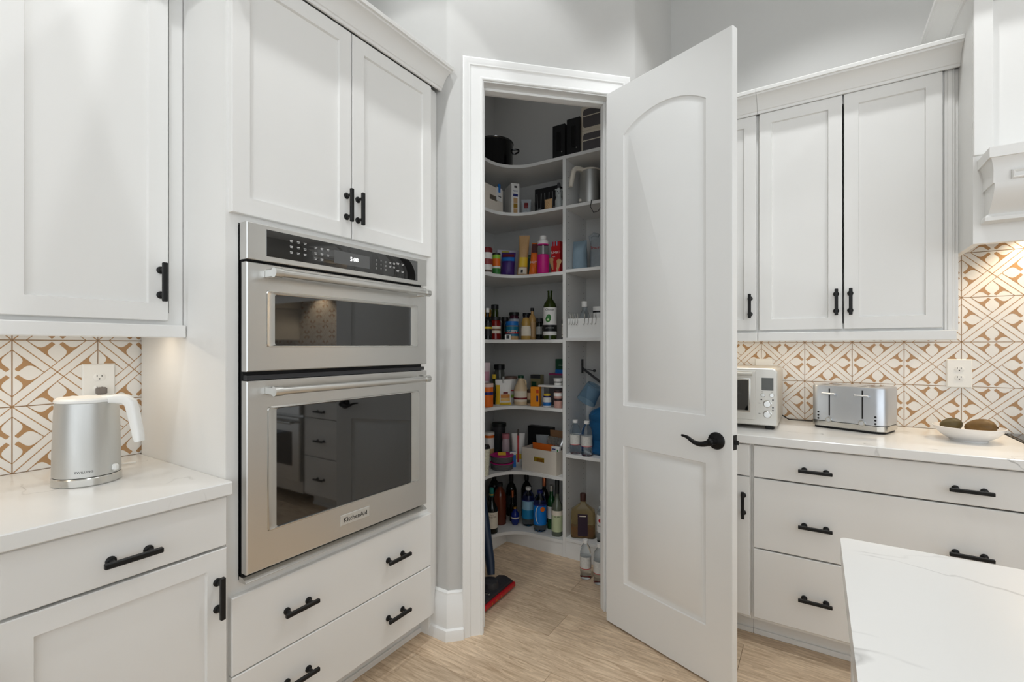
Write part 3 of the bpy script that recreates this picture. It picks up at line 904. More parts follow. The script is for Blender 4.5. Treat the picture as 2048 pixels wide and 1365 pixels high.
# toaster
def rrect(hx, hy, r, z, n=7):
    pts = []
    for cx, cy, a in ((hx - r, hy - r, 0), (-hx + r, hy - r, 90), (-hx + r, -hy + r, 180), (hx - r, -hy + r, 270)):
        for i in range(n + 1):
            an = R(a + 90 * i / n); pts.append((cx + r * math.cos(an), cy + r * math.sin(an), z))
    return pts
def toaster():
    t = thing('toaster', 'pale silver four-slice toaster with two levers and two dials', 'toaster', (.146, 2.729, .914), R(-20.9))
    hx, hy = .148, .095
    MB().loft([rrect(hx - .008, hy - .008, .035, .0), rrect(hx - .006, hy - .006, .036, .012)]).build('foot', black_matte, t)
    MB().loft([rrect(hx - .001, hy - .001, .04, .010), rrect(hx + .001, hy + .001, .041, .012), rrect(hx + .001, hy + .001, .041, .034), rrect(hx - .001, hy - .001, .04, .0345)]).build('base_band', chrome, t)
    MB().loft([rrect(hx - .001, hy - .001, .04, .036), rrect(hx, hy, .04, .037), rrect(hx, hy, .04, .196), rrect(hx - .003, hy - .003, .038, .202), rrect(hx - .010, hy - .010, .034, .204)]).build('body', toaster_steel, t)
    for x in (-.095, -.052, .052, .095):
        MB().box(x - .014, x + .014, -.072, .072, .2035, .2046).build('slot', black_gloss, t)
        MB().box(x - .0016, x + .0016, -.07, .07, .2046, .2052).build('guard_wire', chrome, t)
    for i, x in enumerate((-.066, .064)):
        MB().box(x - .0028, x + .0028, -hy - .0006, -hy + .002, .062, .188).build('lever_track', black_matte, t)
        MB().box(x - .029, x + .029, -hy - .020, -hy - .002, .160, .169, .003).build('lever', toaster_steel, t)
        kb = MB().lathe([(.0135, 0), (.0135, .010), (.012, .013), (0, .013)], 22).build('dial', chrome, t, (x, -hy, .043), (R(90), 0, 0))
        MB().lathe([(.0085, 0.013), (.0085, .0134), (.0, .0134)], 16).build('dial_cap', toaster_steel, kb)
    for sx in (-1, 1):
        for z in (.045, .060, .075):
            MB().lathe([(.0032, 0), (.0032, .0006), (.0044, .0006), (.0044, 0)], 14).build('button_ring', charcoal, t, (sx * .112, -hy - .0002, z), (R(90), 0, 0))
    return t
toaster()

def toaster_oven():
    W = .41
    t = thing('toaster_oven', 'brushed silver toaster oven with dials and a display, beside the toaster', 'oven', (-.56, 2.470, .914), 0)
    silver = brushed('warm_silver', (222, 220, 214), 0.4, (1, 6, 30))
    b = MB(); rings = []
    for y, ins in ((.40, .004), (.396, 0), (.004, 0), (.0, .004)):
        ring = []
        x0, x1, z0, z1 = ins, W - ins, .018 + ins, .283 - ins
        for cx, cz, a, r in ((x1 - .022, z1 - .022, 0, .022), (x0 + .022, z1 - .022, 90, .022), (x0 + .006, z0 + .006, 180, .006), (x1 - .006, z0 + .006, 270, .006)):
            for i in range(6):
                an = R(a + 90 * i / 5); ring.append((cx + r * math.cos(an), y, cz + r * math.sin(an)))
        rings.append(ring)
    b.loft(rings); b.build('body', silver, t)
    for x in (.03, W - .05):
        for y in (.02, .34): MB().box(x, x + .035, y, y + .035, 0, .019, .003).build('foot', black_matte, t)
    d = MB().rect(.012, .322, .042, .272, [(0, .002), (0, -.008), (.003, -.011)]).build('door', silver, t)
    MB().rect(.035, .300, .078, .235, [(0, -.009), (0, -.0125), (.004, -.0135), (.008, -.0125)], True, True).build('glass_frame', chrome, d)
    MB().rect(.044, .291, .086, .227, [(0, -.010), (0, -.0132)]).build('glass', oven_glass, d)
    b = MB(); b.cyl((.03, -.040, .258), (.312, -.040, .258), .0085, 14)
    for x in (.045, .300): b.cyl((x, -.010, .258), (x, -.040, .258), .006, 10)
    b.build('handle_bar', silver, d)
    p = MB().rect(.324, .402, .030, .270, [(0, .002), (0, -.0015)]).build('control_panel', silver, t)
    MB().box(.346, .394, -.003, -.001, .182, .240).build('display', mat('lcd_grey', (92, 94, 92), 0.2, noise=0.1, nscale=60), p)
    for x in (.352, .388):
        MB().lathe([(.0098, 0), (.0098, .004), (.008, .006), (0, .006)], 20).build('button', chrome, p, (x, -.0015, .160), (R(90), 0, 0))
    for z in (.120, .072):
        kb = MB().lathe([(.018, 0), (.018, .003), (.0155, .004), (.015, .016), (.013, .018), (0, .018)], 28).build('dial', chrome, p, (.370, -.0015, z), (R(90), 0, 0))
    b = MB()
    for x, z in ((.345, .139), (.392, .139), (.392, .104), (.392, .091)): b.box(x - .003, x + .003, -.0022, -.001, z - .003, z + .003)
    for x, z in ((.337, .122), (.337, .074), (.349, .175), (.388, .175)): b.box(x - .004, x + .004, -.0022, -.001, z - .001, z + .001)
    o = b.build('panel_marks', charcoal, p); o['kind'] = 'stuff'
    MB().tube([(.405, .36, .03), (.44, .37, .006), (.52, .385, .004), (.58, .40, .004)], .003, 8).build('cord', black_matte, t)
toaster_oven()

# fruit bowl and avocados
bw = thing('fruit_bowl', 'shallow white oval ceramic bowl with two avocados in it', 'bowl', (.522, 2.635, .914), R(12))
MB().lathe([(0, .010), (.030, .008), (.050, .0), (.058, .0), (.060, .006), (.085, .022), (.106, .045), (.1115, .058), (.109, .059), (.103, .047), (.080, .026), (.05, .014), (0, .012)], 44).build('body', white_ceramic, bw)
avo = mat('avocado_skin', (84, 72, 38), 0.5, noise=0.55, nscale=22, bump=0.9)
avo2 = mat('avocado_skin_brown', (112, 84, 42), 0.5, noise=0.45, nscale=26, bump=0.9)
def avocado(label, loc, rot, m, k):
    b = MB(); prof = []
    for i in range(17):
        a = PI * i / 16
        prof.append((k * .0335 * math.sin(a) * (1 - .16 * math.cos(a)), -k * .047 * math.cos(a)))
    b.lathe(prof, 26)
    rr = random.Random(5)
    b.v = [tuple(c * (1 + rr.uniform(-.006, .006)) for c in v) for v in b.v]
    t = thing('avocado', label, 'avocado', loc)
    t.rotation_euler = rot
    b.build('skin', m, t)
    MB().lathe([(.003, k * .046), (.004, k * .050), (0, k * .051)], 8).build('stem', mat('stem_brown', (96, 74, 48), 0.8), t)
avocado('small green avocado in the white bowl', (.472, 2.652, .974), (0, R(82), R(15)), avo, .80)
avocado('larger brown avocado in the white bowl', (.553, 2.612, .974), (0, R(84), R(-20)), avo2, 1.02)

# ------------------------------------------------------------------ pantry shelving
XF, YF, RF = -1.73, 2.62, .20
front = [(XF, 1.735)] + [(XF + RF + RF * math.cos(a), YF - RF + RF * math.sin(a)) for a in [PI - (PI / 2) * i / 14 for i in range(15)]]
PX0, PX1, RXE = -1.317, -1.296, -.857
SHZ = [2.475, 2.166, 1.763, 1.342, .913, .489, .100]
th = .020
def plan(xr): return front + [(xr, YF), (xr, WY - .001), (WX + .001, WY - .001), (WX + .001, 1.735)]
LS = ['white L-shaped top pantry shelf carrying the black stock pot', 'white curved pantry shelf carrying the biscuit box', 'white curved pantry shelf carrying the magenta bottle', 'white curved pantry shelf carrying the avocado oil bottle',
      'white curved pantry shelf carrying the syrup jug', 'white curved pantry shelf carrying the cream snack bin', 'white curved lowest pantry shelf carrying the liquor and soda bottles']
for k, z in enumerate(SHZ):
    tag(MB().prism(plan(RXE if k == 0 else PX0), z - th, z).build('pantry_shelf', shelf_white), LS[k], 'shelf')
RS = ['white straight pantry shelf under the steel kettle', 'white straight pantry shelf under the plastic bags', 'white straight pantry shelf under the white bin', 'white straight pantry shelf under the blue water jug', 'white straight pantry shelf under the rum bottle']
for k, z in enumerate((2.166, 1.772, 1.352, .636, .122)):
    tag(MB().box(PX1, RXE, YF, WY - .001, z - th, z, .0015).build('pantry_shelf', shelf_white), RS[k], 'shelf')
pt = tag(MB().box(PX0, PX1, YF - .001, WY - .001, 0, SHZ[0] - th, .0015).build('upright_panel', shelf_white), 'tall white upright panel dividing the pantry shelves', 'panel')
kk = 'white kick board at floor level under the '
tag(MB().box(XF - .02, XF - .004, 1.735, YF + .02, 0, .08).build('kick_board', shelf_white), kk + 'left run of pantry shelves', 'kick board')
tag(MB().box(XF - .004, PX0, YF + .004, YF + .02, 0, .08).build('kick_board', shelf_white), kk + 'liquor bottles', 'kick board')
tag(MB().box(PX1, RXE, YF + .004, YF + .02, 0, .102).build('kick_board', shelf_white), kk + 'rum bottle', 'kick board')
b = MB()
for yy in (YF + .04, WY - .05):
    for i in range(62):
        z = .25 + i * .035
        b.cyl((PX1 - .001, yy, z), (PX1 + .0006, yy, z), .0028, 6)
o = b.build('pin_holes', charcoal, pt); o['kind'] = 'stuff'

# ------------------------------------------------------------------ stick vacuum on the pantry floor
vc = thing('stick_vacuum', 'dark stick vacuum with a red brush bar on the pantry floor', 'vacuum cleaner', (-1.41, 1.995, 0), R(2))
navy = mat('navy_plastic', (28, 44, 66), 0.35)
grey_pl = mat('dark_grey_plastic', (44, 44, 48), 0.4)
b = MB(); rings = []
for y, k in ((-.150, .75), (-.138, 1), (.138, 1), (.150, .75)):
    rings.append([(-.060, y, .010), (.038, y, .008), (.045, y, .018), (.040, y, .044 * k), (-.005, y, .058 * k), (-.045, y, .050 * k)])
b.loft(rings); b.build('floor_head', grey_pl, vc)
MB().box(.038, .056, -.150, .150, .008, .034, .005).build('brush_bar', mat('red_plastic', (176, 26, 34), 0.35), vc)
for i in range(7): MB().box(.0555, .0568, -.12 + i * .04, -.117 + i * .04, .014, .026).build('bristle_slot', mat('amber', (190, 130, 40), 0.5), vc)
MB().lathe([(.048, .0), (.050, .02), (.044, .045), (.020, .055), (0, .056)], 24).build('turret', grey_pl, vc, (-.022, .01, .035))
MB().box(-.05, .03, -.07, -.055, .048, .056, .003).build('trim_bar', chrome, vc)
MB().tube([(-.040, .055, .085), (-.060, .075, .14), (-.115, .10, .34), (-.19, .14, .60), (-.255, .18, .90)], [.020, .026, .030, .026, .020], 14).build('wand', navy, vc)
MB().tube([(-.255, .18, .88), (-.262, .185, .96), (-.235, .175, 1.03), (-.19, .155, 1.03), (-.18, .15, .97), (-.215, .165, .86)], .012, 10).build('grip', grey_pl, vc)
PP = {
    'stock_pot': (-1.832, 2.592, 2.475, 0.265, 0.162),
    'blackbox_a': (-1.367, 2.719, 2.475, 0.09, 0.221),
    'blackbox_b': (-1.267, 2.721, 2.475, 0.094, 0.239),
    'creambox': (-1.152, 2.751, 2.475, 0.143, 0.254),
    'bin2': (-1.8, 2.496, 2.166, 0.224, 0.202),
    'cookiebox': (-1.718, 2.653, 2.166, 0.06, 0.221),
    'clearbag': (-1.652, 2.661, 2.166, 0.066, 0.109),
    'glassbox': (-1.511, 2.752, 2.166, 0.229, 0.206),
    'bear': (-1.383, 2.674, 2.166, 0.051, 0.173),
    'beigepouch': (-1.436, 2.664, 2.166, 0.057, 0.065),
    'kettle2': (-1.234, 2.731, 2.166, 0.144, 0.263),
    'darkbag': (-1.126, 2.761, 2.166, 0.087, 0.179),
    'redcan': (-1.771, 2.45, 1.763, 0.073, 0.165),
    'greencan': (-1.754, 2.532, 1.763, 0.055, 0.141),
    'purplepouch': (-1.711, 2.633, 1.763, 0.13, 0.173),
    'backbox': (-1.786, 2.695, 1.763, 0.164, 0.215),
    'tallbag': (-1.647, 2.663, 1.763, 0.083, 0.276),
    'greenbox': (-1.62, 2.73, 1.763, 0.06, 0.184),
    'nutbag': (-1.555, 2.672, 1.763, 0.065, 0.228),
    'waterbottle': (-1.484, 2.668, 1.763, 0.074, 0.247),
    'conebox': (-1.416, 2.709, 1.763, 0.09, 0.234),
    'bluebag': (-1.263, 2.712, 1.772, 0.1, 0.21),
    'clearbagr': (-1.2, 2.769, 1.772, 0.158, 0.261),
    'saucebot': (-1.759, 2.442, 1.342, 0.057, 0.201),
    'lidjar': (-1.818, 2.515, 1.342, 0.049, 0.225),
    'goldjar': (-1.805, 2.562, 1.342, 0.053, 0.205),
    'tallblackjar': (-1.839, 2.644, 1.342, 0.051, 0.245),
    'redjam': (-1.761, 2.537, 1.342, 0.075, 0.149),
    'blackcap': (-1.773, 2.673, 1.342, 0.051, 0.157),
    'saltcube': (-1.699, 2.574, 1.342, 0.049, 0.029),
    'peanut': (-1.708, 2.641, 1.342, 0.097, 0.123),
    'jam1': (-1.746, 2.757, 1.342, 0.073, 0.194),
    'jam2': (-1.735, 2.808, 1.342, 0.063, 0.19),
    'mustard': (-1.603, 2.657, 1.342, 0.072, 0.163),
    'corkbot': (-1.599, 2.714, 1.342, 0.053, 0.216),
    'darkbot1': (-1.542, 2.698, 1.342, 0.043, 0.144),
    'darkbot2': (-1.577, 2.794, 1.342, 0.044, 0.221),
    'oilbot': (-1.433, 2.682, 1.342, 0.087, 0.314),
    'framebot': (-1.378, 2.701, 1.342, 0.048, 0.205),
    'whitebin': (-1.215, 2.726, 1.352, 0.25, 0.146),
    'capbot': (-1.281, 2.743, 1.352, 0.063, 0.257),
    'whitecup': (-1.144, 2.737, 1.352, 0.077, 0.223),
    'pinkbag': (-1.824, 2.534, 0.913, 0.102, 0.292),
    'orangebag': (-1.78, 2.46, 0.913, 0.083, 0.218),
    'orangetub': (-1.765, 2.453, 0.913, 0.086, 0.15),
    'blackjar': (-1.848, 2.71, 0.913, 0.073, 0.26),
    'yelljar': (-1.79, 2.588, 0.913, 0.047, 0.198),
    'pancake': (-1.725, 2.571, 0.913, 0.115, 0.173),
    'whitecan': (-1.742, 2.704, 0.913, 0.082, 0.181),
    'syrup': (-1.648, 2.668, 0.913, 0.1, 0.193),
    'smalljar': (-1.6, 2.658, 0.913, 0.046, 0.103),
    'brownbox': (-1.644, 2.774, 0.913, 0.078, 0.194),
    'greenpack': (-1.497, 2.824, 0.913, 0.131, 0.303),
    'purplebin': (-1.498, 2.779, 0.913, 0.173, 0.219),
    'tray': (-1.496, 2.734, 0.913, 0.211, 0.134),
    'whitecup5': (-1.414, 2.709, 0.913, 0.061, 0.176),
    'orangebox': (-1.529, 2.659, 0.913, 0.091, 0.12),
    'bluejar': (-1.449, 2.655, 0.913, 0.064, 0.083),
    'saltjar': (-1.378, 2.656, 0.913, 0.063, 0.058),
    'saltjar2': (-1.389, 2.678, 0.913, 0.064, 0.109),
    'waterb1': (-1.265, 2.67, 0.636, 0.071, 0.209),
    'waterb2': (-1.183, 2.662, 0.636, 0.073, 0.211),
    'jug': (-1.182, 2.836, 0.636, 0.234, 0.357),
    'speckcup': (-1.757, 2.398, 0.489, 0.079, 0.19),
    'bluecan': (-1.812, 2.513, 0.489, 0.082, 0.209),
    'whitetall': (-1.791, 2.574, 0.489, 0.076, 0.226),
    'pinkjar': (-1.767, 2.649, 0.489, 0.054, 0.209),
    'whitebag': (-1.696, 2.682, 0.489, 0.114, 0.235),
    'darkbag6': (-1.706, 2.777, 0.489, 0.224, 0.257),
    'blackbowl': (-1.844, 2.666, 0.489, 0.103, 0.262),
    'bowls': (-1.764, 2.612, 0.489, 0.157, 0.107),
    'creambin': (-1.553, 2.724, 0.489, 0.308, 0.168),
    'forester': (-1.763, 2.494, 0.1, 0.081, 0.285),
    'growler': (-1.77, 2.637, 0.1, 0.084, 0.276),
    'copperthin': (-1.758, 2.703, 0.1, 0.027, 0.209),
    'bluebot': (-1.728, 2.69, 0.1, 0.058, 0.119),
    'soda1': (-1.619, 2.716, 0.1, 0.087, 0.253),
    'soda2': (-1.514, 2.685, 0.1, 0.085, 0.262),
    'copper2': (-1.591, 2.794, 0.1, 0.048, 0.301),
    'gin': (-1.48, 2.739, 0.1, 0.046, 0.284),
    'agave': (-1.381, 2.683, 0.1, 0.076, 0.366),
    'squarewhisky': (-1.23, 2.675, 0.122, 0.157, 0.292),
    'rum': (-1.116, 2.686, 0.122, 0.082, 0.284),
    'clearb': (-1.087, 2.639, 0.122, 0.086, 0.11),
    'fb1': (-1.09, 2.454, 0.0, 0.067, 0.215),
    'fb2': (-1.012, 2.438, 0.0, 0.071, 0.219),
}

# ------------------------------------------------------------------ pantry goods
def face(x, y):
    return math.atan2(-y, -x) + PI / 2
C = lambda n, rgb, r=.45, **k: mat('c_' + n, rgb, r, **k)
red = C('red', (186, 30, 34)); dkred = C('dkred', (110, 20, 24)); orange = C('orange', (226, 110, 30)); yellow = C('yellow', (226, 190, 50))
green = C('green', (52, 122, 54)); dkgreen = C('dkgreen', (16, 70, 46)); lime = C('lime', (150, 196, 64)); blue = C('blue', (24, 110, 190)); sky = C('sky', (120, 176, 210))
dkblue = C('dkblue', (28, 38, 110)); purple = C('purple', (64, 34, 110)); magenta = C('magenta', (205, 24, 130)); pink = C('pink', (214, 150, 168)); teal = C('teal', (24, 110, 140))
cream = C('cream', (226, 216, 198), .7); tan = C('tan', (196, 158, 112)); brown = C('brown', (110, 70, 42)); white = C('white', (232, 230, 226)); grey = C('grey', (120, 120, 120))
gold = C('gold', (196, 152, 62), .3, metal=.8); copper = C('copper', (190, 112, 76), .3, metal=.8); silver_cap = C('silver', (190, 190, 186), .3, metal=.8)
black = C('black', (20, 20, 22)); amber_glass = C('amberglass', (96, 40, 22), .08); dark_glass = C('darkglass', (16, 20, 16), .06); green_glass = C('greenglass', (20, 74, 34), .06); olive_glass = C('oliveglass', (44, 56, 16), .06)
liquor = C('liquor', (176, 96, 28), .05, trans=.6, noise=0); blue_glass = C('blueglass', (22, 40, 120), .06); jug_blue = mat('jug_blue', (70, 150, 205), .08, trans=.75, ior=1.2, noise=0)
blue_clear = mat('blue_clear', (170, 200, 220), .08, trans=.8, ior=1.15, noise=0); bag_clear = mat('bag_clear', (214, 220, 224), .3, trans=.55, ior=1.1, noise=.1, nscale=40, bump=.6)
bag_blue = mat('bag_blue', (160, 182, 196), .3, trans=.35, ior=1.1, noise=.1, nscale=40, bump=.6)
foil = mat('foil', (210, 210, 210), .2, metal=1, noise=.2, nscale=60, bump=1.0); fabric = mat('bin_fabric', (214, 205, 192), .85, noise=.06, nscale=300, bump=.3)
jam_red = C('jamred', (120, 22, 16), .08); honey = C('honey', (176, 110, 30), .08); mustard_c = C('mustard', (178, 142, 72), .35); pinksalt = C('pinksalt', (196, 150, 138), .4, noise=.35, nscale=300)

def base(key, name, label, cat, rz=None, dx=0, dy=0, dz=0, group=None):
    x, y, z, w, h = PP[key]
    x += dx; y += dy
    t = thing(name, label, cat, (x, y, z + dz), face(x, y) if rz is None else rz, group)
    return t, w, h

def vessel(key, name, label, cat, parts, texts=(), k=1.0, hk=None, n=24, sy=1.0, **kw):
    """turned container: parts = (name, material, [(radius fraction, height fraction)])"""
    t, w, h = base(key, name, label, cat, **kw)
    r = w / 2 * k; h = hk or h
    for pn, m, pr in parts:
        MB().lathe([(a * r, q * h) for a, q in pr], n, sy=sy).build(pn, m, t)
    for s, size, m, zf, rf in texts:
        text('lettering', s, size, m, t, (0, 0, zf * h), 0, wrap=r * rf)
    return t

BODY = lambda shoulder=.60, neck=.36, ns=.74, top=.92: [(0, 0), (.94, 0), (1, .012), (1, shoulder), (.93, shoulder + .04), ((.93 + neck) / 2, ns - .04), (neck, ns), (neck, top), (0, top)]
CAP = lambda z0, r, z1=1.0: [(0, z0), (r, z0), (r, z1 - .006), (r * .92, z1), (0, z1)]
BAND = lambda z0, z1, r=1.012: [(r - .03, z0), (r, z0), (r, z1), (r - .03, z1)]
JAR = lambda top=.82: [(0, 0), (.92, 0), (1, .03), (1, top - .10), (.90, top - .03), (.86, top), (0, top)]

def carton(key, name, label, cat, m, d, rz=0.0, prints=(), texts=(), hk=None, wk=1.0, **kw):
    t, w, h = base(key, name, label, cat, rz, **kw)
    w *= wk; h = hk or h
    bd = MB().box(-w / 2, w / 2, -d / 2, d / 2, 0, h, .0015).build('body', m, t)
    for pn, x0, x1, z0, z1, pm in prints:
        MB().box(w * (x0 - .5), w * (x1 - .5), -d / 2 - .0006, -d / 2 + .001, h * z0, h * z1).build(pn, pm, t)
    for s, size, tm, xf, zf in texts:
        text('lettering', s, size, tm, t, (w * (xf - .5), -d / 2 - .0008, h * zf))
    return t

def psurf(w, h, d, u, v, side, seal=.10, lean=0.0):
    # u,v in 0..1; puffed bag surface
    e = (4 * u * (1 - u)) ** .45
    zz = v
    g = min(1, (zz + .02) / .12) ** .5 * (1 if zz < .55 else max(0.03, 1 - ((zz - .55) / .45) ** 1.5))
    x = (u - .5) * w * (1 - .06 * math.sin(PI * zz))
    return (x + lean * zz * h, side * d / 2 * e * g, zz * h)

def pouch(key, name, label, cat, m, d, rz=None, patches=(), texts=(), lean=0.0, hk=None, wk=1.0, clip=None, seal=None, **kw):
    t, w, h = base(key, name, label, cat, rz, **kw)
    w *= wk; h = hk or h
    b = MB(); nu, nv = 12, 14
    def grid(u0, u1, v0, v1, side, off):
        vs = []
        for j in range(nv + 1):
            for i in range(nu + 1):
                p = psurf(w, h, d, u0 + (u1 - u0) * i / nu, v0 + (v1 - v0) * j / nv, side, lean=lean)
                wr = .0022 * math.sin(i * 2.3 + j * 1.7) * math.sin(PI * i / nu)
                vs.append((p[0], p[1] + side * (off + wr), p[2]))
        return vs, [(j * (nu + 1) + i, j * (nu + 1) + i + 1, (j + 1) * (nu + 1) + i + 1, (j + 1) * (nu + 1) + i) for j in range(nv) for i in range(nu)]
    for s in (-1, 1):
        vs, fs = grid(0, 1, 0, 1, s, 0); b.add(vs, fs)
    b.build('bag', m, t)
    for pn, u0, u1, v0, v1, pm in patches:
        p = MB(); vs, fs = [], []
        for j in range(nv + 1):
            for i in range(nu + 1):
                q = psurf(w, h, d, u0 + (u1 - u0) * i / nu, v0 + (v1 - v0) * j / nv, -1, lean=lean)
                vs.append((q[0], q[1] - .0035, q[2]))
        p.add(vs, [(j * (nu + 1) + i, j * (nu + 1) + i + 1, (j + 1) * (nu + 1) + i + 1, (j + 1) * (nu + 1) + i) for j in range(nv) for i in range(nu)])
        p.build(pn, pm, t)
    for s, size, tm, xf, zf in texts:
        q = psurf(w, h, d, xf, zf, -1, lean=lean)
        text('lettering', s, size, tm, t, (q[0], -d / 2 - .005, q[2]))
    if clip:
        MB().box(-.006 + lean * h, .006 + lean * h, -.012, .012, h * .86, h * 1.12, .002).build('clip', clip, t)
    return t

def fabric_bin(key, name, label, w, d, h, rz, slot=True, m=None, **kw):
    t, _, _ = base(key, name, label, 'storage bin', rz, **kw)
    m = m or fabric; q = .006
    b = MB()
    b.box(-w / 2, w / 2, -d / 2, d / 2, 0, q)
    b.box(-w / 2, -w / 2 + q, -d / 2, d / 2, q, h); b.box(w / 2 - q, w / 2, -d / 2, d / 2, q, h); b.box(-w / 2 + q, w / 2 - q, d / 2 - q, d / 2, q, h)
    if slot:
        sw, s0, s1 = .042, h * .46, h * .66
        b.box(-w / 2 + q, -sw, -d / 2, -d / 2 + q, q, h); b.box(sw, w / 2 - q, -d / 2, -d / 2 + q, q, h)
        b.box(-sw, sw, -d / 2, -d / 2 + q, q, s0); b.box(-sw, sw, -d / 2, -d / 2 + q, s1, h)
    else:
        b.box(-w / 2 + q, w / 2 - q, -d / 2, -d / 2 + q, q, h)
    b.build('body', m, t)
    return t

# ---- top shelf
t = thing('stock_pot', 'large black stock pot on the top pantry shelf', 'pot', (-1.850, 2.640, 2.475), face(-1.85, 2.64))
MB().lathe([(0, 0), (.125, 0), (.130, .006), (.132, .195), (.136, .200), (.132, .203), (.126, .198), (.124, .010), (0, .010)], 40).build('body', black_gloss, t)
MB().lathe([(.1325, .193), (.1365, .198), (.134, .2045), (.1310, .204)], 40).build('rim', mat('dark_rim', (70, 70, 70), .25, .8), t)
for s in (-1, 1):
    MB().tube([(s * .128, -.035, .150), (s * .150, -.035, .155), (s * .168, -.022, .158), (s * .172, 0, .159), (s * .168, .022, .158), (s * .150, .035, .155), (s * .128, .035, .150)], .006, 10).build('handle', black_gloss, t)
for key, lab, hh in (('blackbox_a', 'tall glossy black canister box on the top pantry shelf beside the pot', .222), ('blackbox_b', 'taller glossy black canister box on the top pantry shelf next to the cream boxes', .24)):
    t = carton(key, 'canister_box', lab, 'box', black, .11, 0.0, hk=hh, wk=.96)
    MB().box(-.014, .014, -.0565, -.055, hh * .25, hh * .80).build('print_panel', black_gloss, t)
    MB().lathe([(.004, 0), (.004, .002), (0, .002)], 10).build('emblem', silver_cap, t, (.022, -.055, hh * .22), (R(90), 0, 0))
for i in range(2):
    t = carton('creambox', 'speaker_box', ('cream cardboard box with a dark rounded window under another like it', 'cream cardboard box with a dark rounded window stacked on top of another')[i], 'box', cream, .19, 0.0, hk=.150, wk=1.15, dz=i * .1505, dx=.012, dy=.03)
    b = MB(); pts = []
    for cx, cz, a in ((.052, .114, 0), (-.052, .114, 90), (-.052, .036, 180), (.052, .036, 270)):
        for k in range(5):
            an = R(a + 22.5 * k); pts.append((cx + .018 * math.cos(an), cz + .018 * math.sin(an)))
    b.loft([[(p[0], -.0945, p[1]) for p in pts], [(p[0], -.0957, p[1]) for p in pts]]); b.build('window', mat('box_window', (92, 88, 90), .4), t)
    MB().box(-.070, .070, -.0962, -.0957, .086, .092).build('band', cream, t)

# ---- second shelf
t = fabric_bin('bin2', 'fabric_bin', 'cream fabric bin with a slot and a paper label on the curved upper shelf', .215, .26, .165, R(90), dx=-.080, dy=.0)
MB().box(.03, .095, -.1335, -.131, .085, .172).build('paper_label', white, t)
MB().box(.045, .081, -.1342, -.1334, .112, .118).build('written_line', charcoal, t)
MB().box(.050, .056, -.140, -.128, .14, .195, .002).build('clip', blue, t); MB().box(.060, .066, -.140, -.128, .14, .195, .002).build('clip', blue, t)
carton('cookiebox', 'biscuit_box', 'tall white biscuit box with golden biscuits printed on it', 'box', white, .13, face(-1.72, 2.65) + .35, wk=.95, dx=-.02, dy=.045,
       prints=(('blue_band', .2, .8, .60, .68, dkblue), ('biscuit_print', .25, .75, .40, .56, tan), ('biscuit_print', .25, .75, .25, .39, gold), ('biscuit_print', .25, .75, .09, .24, tan), ('logo_bar', .35, .7, .86, .92, charcoal)), texts=(('PETIT', .014, dkblue, .5, .76),))
pouch('clearbag', 'snack_bag', 'small clear bag with a dark red patch behind the biscuit box', 'bag', bag_clear, .05, patches=(('red_patch', .3, .7, .4, .75, dkred),), dx=.030, dy=.030)
t = carton('glassbox', 'glassware_box', 'black box printed with tall drinking glasses', 'box', black, .10, 0.0, hk=.185, wk=.78, dx=.012, dy=.045)
for i in range(3):
    x = -.055 + i * .058
    MB().loft([[(x - .014, -.0505, .045), (x - .019, -.0505, .150), (x - .014, -.0505, .150), (x - .010, -.0505, .052), (x + .010, -.0505, .052), (x + .014, -.0505, .150), (x + .019, -.0505, .150), (x + .014, -.0505, .045)],
               [(x - .014, -.0512, .045), (x - .019, -.0512, .150), (x - .014, -.0512, .150), (x - .010, -.0512, .052), (x + .010, -.0512, .052), (x + .014, -.0512, .150), (x + .019, -.0512, .150), (x + .014, -.0512, .045)]]).build('glass_print', grey, t)
t, w, h = base('bear', 'bear_bottle', 'small grey bear-shaped bottle leaning by the partition', 'bottle', dx=.012)
MB().lathe([(0, 0), (.022, 0), (.024, .02), (.024, .055), (.017, .075), (.021, .09), (.021, .115), (.012, .130), (.009, .135), (0, .135)], 20).build('body', mat('bear_grey', (160, 164, 162), .4), t)
for s in (-1, 1): MB().lathe([(0, -.008), (.007, -.003), (.008, 0), (.007, .003), (0, .008)], 10).build('ear', mat('bear_grey', (160, 164, 162)), t, (s * .017, 0, .125))
for s in (-1, 1): MB().lathe([(.003, 0), (0, .002)], 8).build('eye', black, t, (s * .008, -.0205, .108), (R(90), 0, 0))
MB().lathe([(.0035, 0), (0, .003)], 8).build('nose', black, t, (0, -.021, .098), (R(90), 0, 0))
MB().lathe([(.011, .135), (.011, .160), (.008, .168), (0, .168)], 14).build('cap', charcoal, t)
pouch('beigepouch', 'beige_pouch', 'small beige pouch in front of the black glassware box', 'pouch', tan, .03, 0.0, hk=.075, dx=-.004)
kt = kettle('electric_kettle', 'brushed steel electric kettle with beige lid and handle on a pantry shelf', (-1.195, 2.765, 2.166), R(240), beige_plastic, .93, False)
wp = [(-1.17, 2.688, 2.1705), (-1.14, 2.645, 2.170), (-1.122, 2.613, 2.169), (-1.128, 2.609, 2.130), (-1.108, 2.607, 2.092), (-1.078, 2.607, 2.094), (-1.056, 2.609, 2.130), (-1.046, 2.613, 2.168), (-1.03, 2.66, 2.170)]
inv = Matrix.Rotation(-R(240), 4, 'Z')
MB().tube([tuple(inv @ (Vector(p) - kt.location)) for p in wp], .0022, 8).build('cord', charcoal, kt)
carton('darkbag', 'dark_box', 'dark grey box beside the kettle on the pantry shelf', 'box', charcoal, .09, 0.0, dx=.125, dy=.085, hk=.17)

